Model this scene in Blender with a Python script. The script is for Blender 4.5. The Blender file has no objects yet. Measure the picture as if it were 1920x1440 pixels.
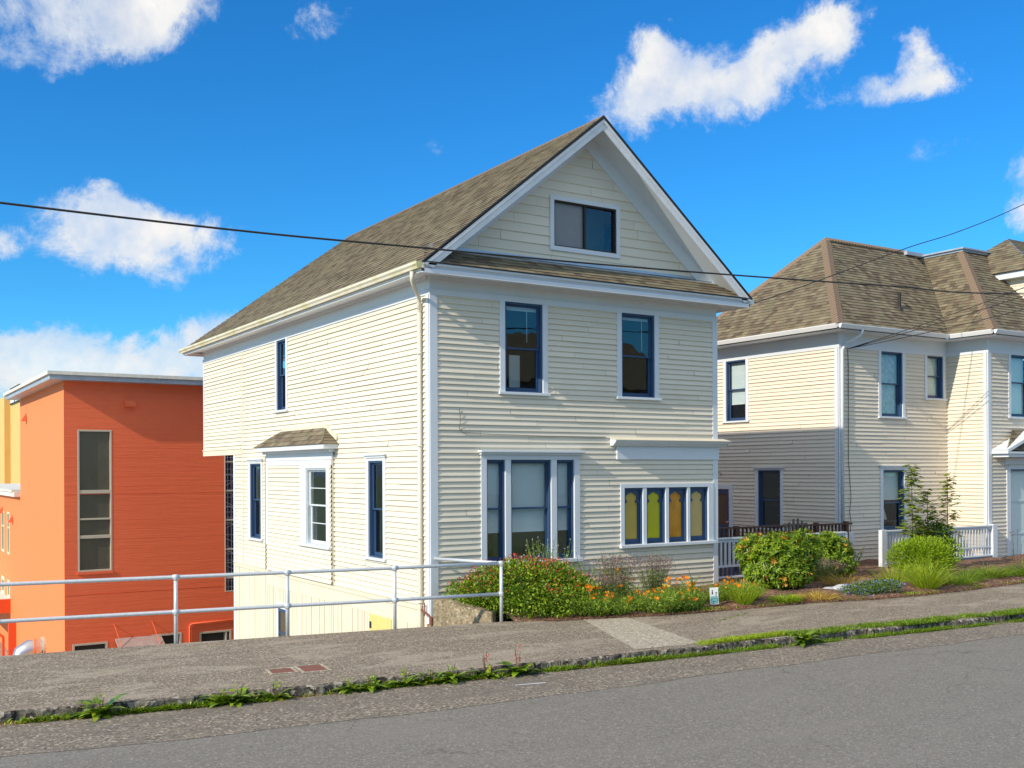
import bpy, math, random
import numpy as np
from mathutils import Vector, Matrix, Quaternion
R_ = random.Random(7)
C = bpy.context.scene.collection
S = bpy.context.scene
PI = math.pi
V3 = Vector

# ---------------------------------------------------------------- camera
CAM = V3((-9.459, -17.917, 2.72))
YAW = math.radians(32.26)
ROLL = 0.0044
cd = bpy.data.cameras.new("camera"); cam = bpy.data.objects.new("camera", cd); C.objects.link(cam)
cd.sensor_width = 36; cd.lens = 1963 / 1920 * 36
cd.shift_y = 161.5 / 1920
cd.clip_start = 0.1; cd.clip_end = 8000
fwd = V3((math.sin(YAW), math.cos(YAW), 0)); rgt = V3((math.cos(YAW), -math.sin(YAW), 0)); up = V3((0, 0, 1))
# the lens axis is level; the picture is rolled by a quarter of a degree
cam.matrix_world = Matrix.Translation(CAM) @ Matrix((
    (rgt.x, up.x, -fwd.x, 0), (rgt.y, up.y, -fwd.y, 0), (rgt.z, up.z, -fwd.z, 0), (0, 0, 0, 1))) @ Matrix.Rotation(-ROLL, 4, 'Z')
S.camera = cam
S.render.resolution_x = 1024; S.render.resolution_y = 768

# ---------------------------------------------------------------- light
SUNV = V3((-1, -0.16, 0.60)).normalized()          # towards the sun
sl = bpy.data.lights.new("sun", 'SUN'); so = bpy.data.objects.new("sun", sl); C.objects.link(so)
sl.energy = 4.1; sl.angle = math.radians(0.5); sl.color = (1.0, 0.90, 0.74)
so.rotation_euler = SUNV.to_track_quat('Z', 'Y').to_euler()
so.location = (-30, -20, 30)
S.view_settings.view_transform = 'Standard'; S.view_settings.look = 'None'
S.view_settings.exposure = 0.15; S.view_settings.gamma = 1

W = bpy.data.worlds.new("World"); S.world = W; W.use_nodes = True
nt = W.node_tree; nt.nodes.clear()
class NT:
    def __init__(s, tree): s.t = tree
    def n(s, typ, **kw):
        nd = s.t.nodes.new(typ)
        for k, v in kw.items(): setattr(nd, k, v)
        return nd
    def lk(s, a, b): s.t.links.new(a, b)
    def math(s, op, a, b=None, c=None, clamp=False):
        m = s.n('ShaderNodeMath', operation=op); m.use_clamp = clamp
        for i, x in enumerate((a, b, c)):
            if x is None: continue
            if hasattr(x, 'is_output'): s.lk(x, m.inputs[i])
            else: m.inputs[i].default_value = x
        return m.outputs[0]
    def ramp(s, fac, stops, interp='LINEAR'):
        r = s.n('ShaderNodeValToRGB'); cr = r.color_ramp; cr.interpolation = interp
        while len(cr.elements) < len(stops): cr.elements.new(0.5)
        for e, (p, c) in zip(cr.elements, stops):
            e.position = p; e.color = tuple(c) + (1,) if len(c) == 3 else c
        s.lk(fac, r.inputs[0]); return r.outputs[0]
    def noise(s, vec, scale, detail=3, rough=.55, dist=0):
        n = s.n('ShaderNodeTexNoise'); n.inputs['Scale'].default_value = scale
        n.inputs['Detail'].default_value = detail; n.inputs['Roughness'].default_value = rough
        n.inputs['Distortion'].default_value = dist
        if vec is not None: s.lk(vec, n.inputs['Vector'])
        return n
    def mix(s, fac, a, b, blend='MIX'):
        m = s.n('ShaderNodeMix', data_type='RGBA', blend_type=blend)
        for sock, x in ((m.inputs[0], fac), (m.inputs[6], a), (m.inputs[7], b)):
            if hasattr(x, 'is_output'): s.lk(x, sock)
            elif isinstance(x, (int, float)): sock.default_value = x
            else: sock.default_value = tuple(x) + (1,) if len(x) == 3 else x
        return m.outputs[2]

w = NT(nt)
sky = w.n('ShaderNodeTexSky', sky_type='NISHITA'); sky.sun_disc = False
sky.sun_elevation = math.asin(SUNV.z); sky.sun_rotation = math.atan2(SUNV.x, SUNV.y)
sky.air_density = 1.0; sky.dust_density = 0.3; sky.ozone_density = 3.0; sky.altitude = 200
tc = w.n('ShaderNodeTexCoord')
hs = w.n('ShaderNodeHueSaturation'); hs.inputs['Saturation'].default_value = 1.28; hs.inputs['Value'].default_value = 1.0
hs.inputs['Hue'].default_value = 0.497
w.lk(sky.outputs[0], hs.inputs['Color'])
skycol = w.mix(1.0, hs.outputs[0], (0.42, 1.13, 1.50), 'MULTIPLY')
# clouds: soft lumps at fixed compass directions of the sky
sep = w.n('ShaderNodeSeparateXYZ'); w.lk(tc.outputs['Generated'], sep.inputs[0])
az = w.math('ARCTAN2', sep.outputs[0], sep.outputs[1]); el = w.math('ARCSINE', sep.outputs[2])
nz = w.noise(tc.outputs['Generated'], 11.0, 8, .62)
nsep = w.n('ShaderNodeSeparateColor'); w.lk(nz.outputs['Color'], nsep.inputs[0])
az2 = w.math('MULTIPLY_ADD', w.math('SUBTRACT', nsep.outputs[0], .5), .085, az)
el2 = w.math('MULTIPLY_ADD', w.math('SUBTRACT', nsep.outputs[1], .5), .085, el)
def azel(px, py):
    d = rgt * ((px - 960) / 1963) + up * (-(py - 881.5) / 1963) + fwd
    d.normalize(); return math.atan2(d.x, d.y), math.asin(d.z)
BL = [(110,-10,240,70,1),(250,60,70,36,.8),(95,110,40,42,.85),(0,95,50,30,.5),(300,10,45,70,.8),
      (255,445,135,55,1),(180,400,70,45,.75),(345,440,62,55,1),(250,390,40,30,.7),
      (150,655,120,42,.95),(40,700,110,55,.95),(385,625,65,35,1),(270,660,110,40,.85),(200,700,250,40,.6),
      (0,460,34,22,.8),
      (1180,195,85,38,1),(1290,165,95,58,1),(1400,160,100,45,1),(1500,90,75,48,1),(1245,110,42,38,.95),(1540,70,40,40,.9),
      (1640,185,78,26,.95),(1735,105,36,42,.8),(1750,160,50,28,.85),
      (615,35,60,40,.42),(1780,298,80,26,.45),(1925,340,30,34,.9),(1925,425,26,30,.9),(1575,30,50,45,.42),(830,280,60,30,.25)]
dens = None; elav = None
for (x, y, rx, ry, wt) in BL:
    a, e = azel(x, y)
    if e < -.2: continue
    sx = w.math('MULTIPLY', w.math('SUBTRACT', az2, a), 1963 / rx / 1.02)
    sy = w.math('MULTIPLY', w.math('SUBTRACT', el2, e), 1963 / ry / 1.0)
    d2 = w.math('ADD', w.math('MULTIPLY', sx, sx), w.math('MULTIPLY', sy, sy))
    g = w.math('MULTIPLY', w.math('POWER', 2.718, w.math('MULTIPLY', d2, -0.9)), wt)
    dens = g if dens is None else w.math('ADD', dens, w.math('MULTIPLY', g, 1.0))
fine = w.noise(tc.outputs['Generated'], 19.0, 11, .70, .3)
big = w.noise(tc.outputs['Generated'], 2.2, 6, .6)
back = w.math('SUBTRACT', w.math('MULTIPLY', big.outputs[0], 2.6), w.math('MULTIPLY_ADD', w.math('ADD', w.math('MULTIPLY', sep.outputs[0], fwd.x), w.math('MULTIPLY', sep.outputs[1], fwd.y)), 3.0, .55), clamp=True)  # unseen clouds behind the camera, added to whiten the ambient light
low = w.math('MULTIPLY', w.math('SUBTRACT', sep.outputs[2], .10), 5, clamp=True)
over = w.math('MULTIPLY', w.math('SUBTRACT', sep.outputs[2], .52), 4, clamp=True)  # unseen overhead clouds, added to make the sky's fill light less blue
dens = w.math('ADD', dens, w.math('MULTIPLY', w.math('MULTIPLY', over, big.outputs[0]), 1.7))
dens = w.math('ADD', dens, w.math('MULTIPLY', w.math('MULTIPLY', back, low), .9))
dn = w.math('MULTIPLY', w.math('MULTIPLY_ADD', w.math('SUBTRACT', fine.outputs[0], .52), 2.6, w.math('MULTIPLY', dens, .92)), w.math('MULTIPLY', dens, 3.2, clamp=True))
mr = w.n('ShaderNodeMapRange', interpolation_type='SMOOTHSTEP'); w.lk(dn, mr.inputs[0])
mr.inputs[1].default_value = .20; mr.inputs[2].default_value = 1.05
shade = w.noise(tc.outputs['Generated'], 12.0, 7, .6)
thin = w.math('MULTIPLY_ADD', shade.outputs[0], 1.5, .12, clamp=True)
ccol = w.ramp(w.math('MULTIPLY_ADD', dn, .30, w.math('MULTIPLY', shade.outputs[0], .75)),
              [(.28, (4.2, 5.6, 7.6)), (.55, (5.9, 6.5, 7.3)), (.80, (7.4, 7.4, 7.4)), (1.0, (8.3, 8.1, 7.8))])
mx = w.mix(w.math('MULTIPLY', mr.outputs[0], thin), skycol, ccol)
bg = w.n('ShaderNodeBackground'); bg.inputs['Strength'].default_value = 0.11
w.lk(mx, bg.inputs[0]); ow = w.n('ShaderNodeOutputWorld'); w.lk(bg.outputs[0], ow.inputs[0])

# ---------------------------------------------------------------- materials
def new_mat(name):
    m = bpy.data.materials.new(name); m.use_nodes = True
    t = NT(m.node_tree); b = m.node_tree.nodes['Principled BSDF']
    return m, t, b
def bump(t, b, h, strength=.3, dist=.01):
    bp = t.n('ShaderNodeBump'); bp.inputs['Strength'].default_value = strength
    bp.inputs['Distance'].default_value = dist
    t.lk(h, bp.inputs['Height']); t.lk(bp.outputs[0], b.inputs['Normal'])
def m_paint(name, col, rough=.55, var=.06, dirt=.25, dirtcol=(.35, .30, .20), scale=1.0):
    m, t, b = new_mat(name)
    geo = t.n('ShaderNodeNewGeometry'); tcx = t.n('ShaderNodeTexCoord'); o = geo.outputs['Position']
    isl = geo.outputs['Random Per Island']
    c1 = t.mix(t.math('MULTIPLY', isl, 1.0), tuple(x * (1 - var) for x in col), tuple(min(1, x * (1 + var * .6)) for x in col))
    n1 = t.noise(o, 1.3 * scale, 5, .6)
    f = t.ramp(n1.outputs[0], [(.45, (0, 0, 0)), (.75, (1, 1, 1))])
    c2 = t.mix(t.math('MULTIPLY', f, dirt * .5), c1, dirtcol)
    n2 = t.noise(o, 14 * scale, 4, .7)
    f2 = t.ramp(n2.outputs[0], [(.62, (0, 0, 0)), (.72, (1, 1, 1))])
    c3 = t.mix(t.math('MULTIPLY', f2, dirt * .45), c2, dirtcol)
    t.lk(c3, b.inputs['Base Color']); b.inputs['Roughness'].default_value = rough
    if 'siding' in name:
        n4 = t.noise(o, 5.5, 7, .75); f4 = t.ramp(n4.outputs[0], [(.66, (0, 0, 0)), (.68, (1, 1, 1))])
        c4 = t.mix(t.math('MULTIPLY', f4, .6), c3, (.36, .31, .24)); t.lk(c4, b.inputs['Base Color'])
    mp = t.n('ShaderNodeMapping'); mp.inputs['Scale'].default_value = (3, 3, 60)
    t.lk(o, mp.inputs[0]); n3 = t.noise(mp.outputs[0], 1.2, 3, .6)
    bump(t, b, n3.outputs[0], .25, .004)
    return m
def m_plain(name, col, rough=.5, metal=0, var=.05, nscale=8, bmp=.15):
    m, t, b = new_mat(name)
    geo = t.n('ShaderNodeNewGeometry')
    n1 = t.noise(geo.outputs['Position'], nscale, 4, .6)
    c = t.mix(n1.outputs[0], tuple(x * (1 - var * 2) for x in col), tuple(min(1, x * (1 + var * 2)) for x in col))
    t.lk(c, b.inputs['Base Color']); b.inputs['Roughness'].default_value = rough
    b.inputs['Metallic'].default_value = metal
    if bmp: bump(t, b, n1.outputs[0], bmp, .01)
    return m
M = {}
M['cream'] = m_paint('cream_siding', (.755, .688, .562), .6, .06, .22, (.42, .36, .27))
M['cream_plain'] = m_paint('cream_board', (.75, .68, .53), .6, .04, .25, (.45, .38, .26))
M['beige'] = m_paint('beige_siding', (.765, .68, .555), .6, .05, .15, (.45, .38, .28))
M['white'] = m_paint('white_trim', (.69, .73, .78), .5, .03, .22, (.42, .38, .30))
M['blue'] = m_paint('blue_paint', (.028, .068, .155), .4, .05, .15, (.25, .3, .4))
M['gutter'] = m_paint('gutter_metal', (.80, .78, .70), .4, .02, .3, (.45, .42, .10), 1)
M['black'] = m_plain('black_edge', (.02, .02, .02), .7)
M['orangered'] = m_plain('bright_orange_red', (.75, .10, .02), .5)
M['galv'] = m_plain('galvanised_pipe', (.62, .66, .70), .38, .25, .10, 20, .2)
M['lead'] = m_plain('lead_flashing', (.45, .55, .66), .4, .5, .1)
M['teal'] = m_plain('teal_board', (.22, .45, .50), .6)
M['orange'] = m_paint('orange_render', (.86, .245, .075), .7, .0, .35, (.65, .22, .10), .5)
M['beigeframe'] = m_plain('beige_frame', (.55, .48, .38), .5)
M['greenframe'] = m_plain('pale_green_frame', (.70, .72, .52), .5)
M['slab'] = m_plain('slab_fascia', (.40, .45, .52), .5, .2, .2, 3)
M['slabtop'] = m_plain('slab_roofing', (.72, .70, .62), .7, 0, .15, 6)
M['yellow'] = m_paint('yellow_render', (.80, .50, .17), .7, 0, .35, (.55, .33, .10), .5)
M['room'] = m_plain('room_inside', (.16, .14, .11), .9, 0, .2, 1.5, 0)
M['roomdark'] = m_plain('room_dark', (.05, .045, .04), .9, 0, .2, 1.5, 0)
M['olive'] = m_plain('olive_wall', (.45, .50, .12), .9, 0, .15, 1.5, 0)
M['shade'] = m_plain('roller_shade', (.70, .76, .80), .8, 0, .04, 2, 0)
M['curtain'] = m_plain('lace_curtain', (.50, .52, .55), .9, 0, .35, 9, .5)
M['shadeaqua'] = m_plain('pale_aqua_shade', (.62, .74, .73), .8, 0, .05, 2, 0)
M['lampshade'] = m_plain('lamp_cloth', (.6, .55, .48), .9)
M['brownwood'] = m_plain('brown_deck_wood', (.10, .045, .025), .7, 0, .3, 12)
M['greywood'] = m_plain('weathered_picket', (.14, .12, .10), .8, 0, .3, 12)
M['metal'] = m_plain('duct_metal', (.65, .65, .66), .3, .8, .1, 8)
M['rust'] = m_plain('rusty_iron', (.20, .075, .05), .8, 0, .25, 30, .4)
M['cable'] = m_plain('cable_rubber', (.022, .022, .024), .6, 0, .1, 5, 0)
M['tealsign'] = m_plain('teal_sign', (.03, .33, .35), .5)
M['signwhite'] = m_plain('sign_white', (.72, .76, .80), .5)
M['opp'] = m_paint('brown_grey_siding', (.22, .16, .13), .7, .1, .3)
M['stone'] = m_plain('garden_stone', (.50, .50, .52), .8, 0, .3, 8, .8)

def m_shingle():
    m, t, b = new_mat('asphalt_shingle')
    uv = t.n('ShaderNodeUVMap'); sp = t.n('ShaderNodeSeparateXYZ'); t.lk(uv.outputs[0], sp.inputs[0])
    P = .145
    row = t.math('FLOOR', t.math('DIVIDE', sp.outputs[1], P))
    wn = t.n('ShaderNodeTexWhiteNoise', noise_dimensions='1D'); t.lk(row, wn.inputs['W'])
    uu = t.math('ADD', t.math('DIVIDE', sp.outputs[0], .21), t.math('MULTIPLY', wn.outputs[0], 7))
    cell = t.math('FLOOR', uu)
    cb = t.n('ShaderNodeCombineXYZ'); t.lk(cell, cb.inputs[0]); t.lk(row, cb.inputs[1])
    wn2 = t.n('ShaderNodeTexWhiteNoise', noise_dimensions='2D'); t.lk(cb.outputs[0], wn2.inputs['Vector'])
    col = t.ramp(wn2.outputs[0], [(0, (.085, .060, .036)), (.28, (.165, .120, .075)), (.5, (.25, .215, .130)),
                                  (.75, (.17, .150, .085)), (1, (.31, .265, .165))])
    geo = t.n('ShaderNodeNewGeometry')
    nn = t.noise(geo.outputs['Position'], 70, 3, .8); n2 = t.noise(geo.outputs['Position'], .6, 4, .6)
    c = t.mix(.35, col, nn.outputs[0], 'OVERLAY')
    c = t.mix(t.math('MULTIPLY', n2.outputs[0], .4), c, (.20, .17, .115))
    c = t.mix(1, c, (.86, .84, .86), 'MULTIPLY')
    mp = t.n('ShaderNodeMapping'); mp.inputs['Scale'].default_value = (2.2, .18, 1); t.lk(uv.outputs[0], mp.inputs[0]); n5 = t.noise(mp.outputs[0], 1.0, 5, .65)
    c = t.mix(t.math('MULTIPLY', t.ramp(n5.outputs[0], [(.50, (0, 0, 0)), (.72, (1, 1, 1))]), .35), c, (.10, .095, .06))
    t.lk(c, b.inputs['Base Color']); b.inputs['Roughness'].default_value = .9
    h = t.math('ADD', t.math('MULTIPLY', wn2.outputs[0], 1.0), t.math('MULTIPLY', nn.outputs[0], .5))
    bump(t, b, h, .5, .012)
    return m
M['shingle'] = m_shingle()
M['hipcap'] = m_plain('hip_cap_shingle', (.225, .160, .108), .9, 0, .2, 30, .4)

def m_concrete_red():
    m, t, b = new_mat('red_board_marked_concrete')
    geo = t.n('ShaderNodeNewGeometry'); o = geo.outputs['Position']
    n1 = t.noise(o, .35, 4, .6); n2 = t.noise(o, 5, 5, .65)
    c = t.mix(n1.outputs[0], (.89, .140, .050), (.97, .200, .068))
    c = t.mix(t.math('MULTIPLY', n2.outputs[0], .35), c, (.74, .11, .045))
    t.lk(c, b.inputs['Base Color']); b.inputs['Roughness'].default_value = .65
    sp = t.n('ShaderNodeSeparateXYZ'); t.lk(o, sp.inputs[0])
    zz = t.math('ADD', sp.outputs[2], t.math('MULTIPLY', n1.outputs[0], .04))
    q = t.math('DIVIDE', zz, .17); fr = t.math('FRACT', q); row = t.math('FLOOR', q)
    wn = t.n('ShaderNodeTexWhiteNoise', noise_dimensions='1D'); t.lk(row, wn.inputs['W'])
    edge = t.ramp(fr, [(0, (0, 0, 0)), (.06, (1, 1, 1)), (.94, (1, 1, 1)), (1, (0, 0, 0))])
    mp = t.n('ShaderNodeMapping'); mp.inputs['Scale'].default_value = (.5, .5, 6); t.lk(o, mp.inputs[0])
    n3 = t.noise(mp.outputs[0], 2.0, 5, .7)
    h = t.math('ADD', t.math('MULTIPLY', wn.outputs[0], .6), t.math('ADD', t.math('MULTIPLY', edge, .35), t.math('MULTIPLY', n3.outputs[0], 1.2)))
    bump(t, b, h, .55, .022)
    return m
M['red'] = m_concrete_red()

def m_ground(name, c1, c2, speck, fs=75, big=.5, patch=None, pf=.3, bstr=.5, sf=.5, dk=.35):
    m, t, b = new_mat(name)
    geo = t.n('ShaderNodeNewGeometry'); o = geo.outputs['Position']
    nb = t.noise(o, big, 6, .65); nf = t.noise(o, fs, 3, .75); nm = t.noise(o, fs * .42, 2, .7)
    vo = t.n('ShaderNodeTexVoronoi'); vo.inputs['Scale'].default_value = fs * .8; t.lk(o, vo.inputs['Vector'])
    vs = t.n('ShaderNodeSeparateColor'); t.lk(vo.outputs['Color'], vs.inputs[0])
    c = t.mix(nb.outputs[0], c1, c2)
    ff = t.ramp(nf.outputs[0], [(.38, (0, 0, 0)), (.62, (1, 1, 1))])
    c = t.mix(t.math('MULTIPLY', ff, sf), c, speck)
    fm = t.ramp(nm.outputs[0], [(.35, (1, 1, 1)), (.60, (0, 0, 0))])
    c = t.mix(t.math('MULTIPLY', fm, dk), c, tuple(x * .45 for x in c1))
    vr = t.ramp(vs.outputs[0], [(.16, (1, 1, 1)), (.24, (0, 0, 0))])
    c = t.mix(t.math('MULTIPLY', vr, dk * 1.3), c, tuple(x * .3 for x in c1))
    v2 = t.ramp(vs.outputs[1], [(.84, (0, 0, 0)), (.90, (1, 1, 1))])
    c = t.mix(t.math('MULTIPLY', v2, sf), c, tuple(min(1, x * 1.7) for x in speck))
    if patch:
        mp = t.n('ShaderNodeMapping'); mp.inputs['Scale'].default_value = (.35, 1.0, 1); mp.inputs['Rotation'].default_value = (0, 0, .6)
        t.lk(o, mp.inputs[0]); np_ = t.noise(mp.outputs[0], 1.5, 8, .75, .6)
        f = t.ramp(np_.outputs[0], [(.50, (0, 0, 0)), (.60, (1, 1, 1))])
        c = t.mix(t.math('MULTIPLY', f, pf), c, patch)
    if 'asphalt' in name:
        wn_ = t.noise(o, 1.4, 4, .6); ov = t.n('ShaderNodeVectorMath', operation='ADD'); sc = t.n('ShaderNodeVectorMath', operation='SCALE'); sc.inputs['Scale'].default_value = .9
        t.lk(wn_.outputs['Color'], sc.inputs[0]); t.lk(o, ov.inputs[0]); t.lk(sc.outputs[0], ov.inputs[1])
        v3 = t.n('ShaderNodeTexVoronoi', feature='DISTANCE_TO_EDGE'); v3.inputs['Scale'].default_value = .42; t.lk(ov.outputs[0], v3.inputs['Vector'])
        ck = t.ramp(v3.outputs['Distance'], [(.0, (1, 1, 1)), (.010, (0, 0, 0))]); msk = t.ramp(t.noise(o, .28, 3, .6).outputs[0], [(.50, (0, 0, 0)), (.58, (1, 1, 1))])
        c = t.mix(t.math('MULTIPLY', t.math('MULTIPLY', ck, msk), .55), c, (.06, .055, .045))
        st_ = t.ramp(t.noise(o, 1.9, 2, .5).outputs[0], [(.74, (0, 0, 0)), (.80, (1, 1, 1))]); c = t.mix(t.math('MULTIPLY', st_, .30), c, (.08, .075, .065))
    t.lk(c, b.inputs['Base Color']); b.inputs['Roughness'].default_value = .9
    h = t.math('ADD', nf.outputs[0], t.math('MULTIPLY', vo.outputs['Distance'], .8))
    bump(t, b, h, bstr, .008)
    return m
M['asphalt'] = m_ground('grey_asphalt', (.172, .160, .138), (.205, .190, .163), (.25, .233, .202), 62, .30, (.222, .206, .178), .35, .35, .35, .25)
M['asphalt_old'] = m_ground('old_asphalt', (.175, .145, .110), (.215, .180, .138), (.33, .29, .23), 44, .8, (.14, .12, .10), .55, .6, .50, .45)
M['walk'] = m_ground('aggregate_sidewalk', (.185, .145, .104), (.235, .188, .138), (.39, .33, .25), 56, .7, (.39, .335, .26), .60, .8, .50, .45)
M['slabpale'] = m_ground('pale_concrete', (.33, .28, .21), (.42, .37, .285), (.52, .47, .38), 40, 1.1, None, 0, .4, .4, .3)
M['kerb'] = m_ground('kerb_aggregate', (.075, .062, .052), (.16, .135, .105), (.34, .30, .25), 24, 2.5, None, 0, 1.0, .5, .7)
M['concrete'] = m_ground('mossy_concrete', (.26, .20, .12), (.40, .32, .21), (.48, .40, .28), 30, 1.7, (.17, .15, .07), .5, .8, .35)
M['mulch'] = m_ground('bark_mulch', (.09, .045, .028), (.17, .085, .055), (.28, .16, .10), 28, 2, None, 0, 1.0, .6)
M['soil'] = m_ground('yard_soil', (.16, .12, .08), (.24, .19, .13), (.30, .25, .18), 20, .5, None, 0, .6, .4)
M['lot'] = m_ground('lower_yard_gravel', (.32, .24, .19), (.42, .34, .28), (.45, .38, .33), 20, .3, None, 0, .4, .4)
M['land'] = m_plain('distant_land', (.10, .14, .06), .9, 0, .3, .02, 0)
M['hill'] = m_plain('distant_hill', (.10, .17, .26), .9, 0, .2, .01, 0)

def m_glass(name, tint=(.93, .96, .95), wav=.10):
    m, t, b = new_mat(name); t.t.nodes.remove(b)
    tr = t.n('ShaderNodeBsdfTransparent'); tr.inputs[0].default_value = tint + (1,)
    gl = t.n('ShaderNodeBsdfGlossy'); gl.inputs['Roughness'].default_value = .01; gl.inputs[0].default_value = (1, 1, 1, 1)
    geo = t.n('ShaderNodeNewGeometry'); nn = t.noise(geo.outputs['Position'], 1.1, 2, .5)
    dp = t.n('ShaderNodeVectorMath', operation='DOT_PRODUCT'); t.lk(geo.outputs['Incoming'], dp.inputs[0]); t.lk(geo.outputs['Normal'], dp.inputs[1])
    ab = t.math('ABSOLUTE', dp.outputs['Value']); sch = t.math('MULTIPLY_ADD', t.math('POWER', t.math('SUBTRACT', 1, ab, clamp=True), 5), .92, .055)
    bp = t.n('ShaderNodeBump'); bp.inputs['Strength'].default_value = wav; bp.inputs['Distance'].default_value = .05
    t.lk(nn.outputs[0], bp.inputs['Height']); t.lk(bp.outputs[0], gl.inputs['Normal'])
    ms = t.n('ShaderNodeMixShader'); t.lk(sch, ms.inputs[0]); t.lk(tr.outputs[0], ms.inputs[1]); t.lk(gl.outputs[0], ms.inputs[2])
    t.lk(ms.outputs[0], t.t.nodes['Material Output'].inputs[0])
    return m
M['glass'] = m_glass('old_window_glass')
def m_tinted(name, col, col2):
    m, t, b = new_mat(name)
    geo = t.n('ShaderNodeNewGeometry'); n = t.noise(geo.outputs['Position'], 2.5, 5, .6); n2 = t.noise(geo.outputs['Position'], 45, 2, .5)
    t.lk(t.mix(n.outputs[0], col, col2), b.inputs['Base Color']); b.inputs['Roughness'].default_value = .25
    bump(t, b, n2.outputs[0], .5, .006); return m
M['amber1'] = m_tinted('ochre_glass', (.62, .46, .10), (.46, .32, .06))
M['amber2'] = m_tinted('lime_glass', (.56, .54, .02), (.44, .44, .01))
M['amber3'] = m_tinted('orange_glass', (.92, .44, .03), (.30, .10, .01))
M['amber4'] = m_tinted('tan_glass', (.68, .50, .20), (.52, .37, .13))
M['smoked'] = m_tinted('smoked_glass', (.10, .095, .065), (.07, .065, .045))
M['purple'] = m_tinted('violet_glass', (.03, .02, .06), (.012, .012, .03))

def m_leaf(name, stops, trans=.30, rough=.45):
    m, t, b = new_mat(name)
    geo = t.n('ShaderNodeNewGeometry'); isl = geo.outputs['Random Per Island']
    c = t.ramp(isl, stops)
    nn = t.noise(geo.outputs['Position'], 3.5, 3, .6)
    c = t.mix(.55, c, t.ramp(nn.outputs[0], [(.3, (.30, .30, .30)), (.7, (.72, .72, .72))]), 'OVERLAY')
    t.lk(c, b.inputs['Base Color']); b.inputs['Roughness'].default_value = rough
    b.inputs['Specular IOR Level'].default_value = .35
    tl = t.n('ShaderNodeBsdfTranslucent'); t.lk(t.mix(1, c, (1.0, 1.0, .55), 'MULTIPLY'), tl.inputs[0])
    ms = t.n('ShaderNodeMixShader'); ms.inputs[0].default_value = trans
    t.lk(b.outputs[0], ms.inputs[1]); t.lk(tl.outputs[0], ms.inputs[2])
    t.lk(ms.outputs[0], t.t.nodes['Material Output'].inputs[0]); return m
def G(*cols): n = len(cols); return [(i / max(1, n - 1), c) for i, c in enumerate(cols)]
M['leaf_box'] = m_leaf('small_bush_leaf', G((.06, .12, .01), (.12, .23, .012), (.22, .35, .018), (.34, .42, .03), (.12, .22, .015)))
M['leaf_rhodo'] = m_leaf('long_bush_leaf', G((.05, .11, .01), (.11, .21, .012), (.20, .32, .015), (.32, .42, .02), (.14, .24, .02)), .25, .35)
M['leaf_lime'] = m_leaf('lime_bush_leaf', G((.12, .22, .01), (.22, .36, .012), (.34, .48, .02), (.42, .54, .03)), .35)
M['leaf_maple'] = m_leaf('maple_leaf', G((.10, .20, .02), (.22, .36, .03), (.36, .46, .05), (.40, .30, .07)), .45)
M['leaf_dark'] = m_leaf('dark_shrub_leaf', G((.05, .10, .015), (.10, .19, .02), (.17, .28, .03), (.08, .14, .02)))
M['blade'] = m_leaf('grass_blade', G((.09, .17, .015), (.18, .30, .02), (.28, .40, .03), (.16, .26, .02)), .35)
M['blade_lime'] = m_leaf('lime_grass_blade', G((.25, .36, .02), (.38, .50, .03), (.48, .58, .06)), .4)
M['blade_poppy'] = m_leaf('poppy_foliage', G((.10, .20, .03), (.18, .32, .04), (.28, .40, .05), (.36, .42, .04)), .35)
M['straw'] = m_leaf('dry_straw', G((.50, .34, .06), (.65, .48, .10), (.40, .22, .06)), .3)
M['poppy'] = m_leaf('orange_petal', G((.90, .18, .005), (.95, .28, .008), (.95, .36, .02)), .35)
M['poppyyel'] = m_leaf('yellow_petal', G((.90, .55, .05), (.92, .65, .15)), .35)
M['redflower'] = m_leaf('red_floret', G((.50, .035, .02), (.62, .06, .05), (.55, .05, .10), (.60, .14, .05)), .3)
M['pinkflower'] = m_leaf('pink_floret', G((.75, .15, .2), (.7, .35, .35)), .3)
M['lav'] = m_leaf('lavender_floret', G((.22, .13, .17), (.34, .22, .26), (.28, .18, .14), (.12, .07, .12)), .2)
M['lavleaf'] = m_leaf('grey_green_leaf', G((.08, .12, .03), (.16, .22, .06), (.24, .28, .10), (.10, .08, .04)), .2)
M['bluefl'] = m_leaf('blue_floret', G((.06, .10, .42), (.30, .38, .75), (.10, .16, .55)), .2)
M['orangeleaf'] = m_leaf('orange_new_leaf', G((.60, .24, .03), (.70, .38, .06), (.50, .30, .05)), .3)
M['whitefl'] = m_leaf('white_floret', G((.75, .75, .6), (.8, .78, .7)), .3)
M['stem'] = m_plain('brown_stem', (.12, .075, .035), .8)
M['greenstem'] = m_plain('green_stem', (.20, .28, .06), .7)
M['tree'] = m_leaf('far_tree_leaf', G((.05, .10, .012), (.12, .20, .02), (.22, .30, .03)), .3)

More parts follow.
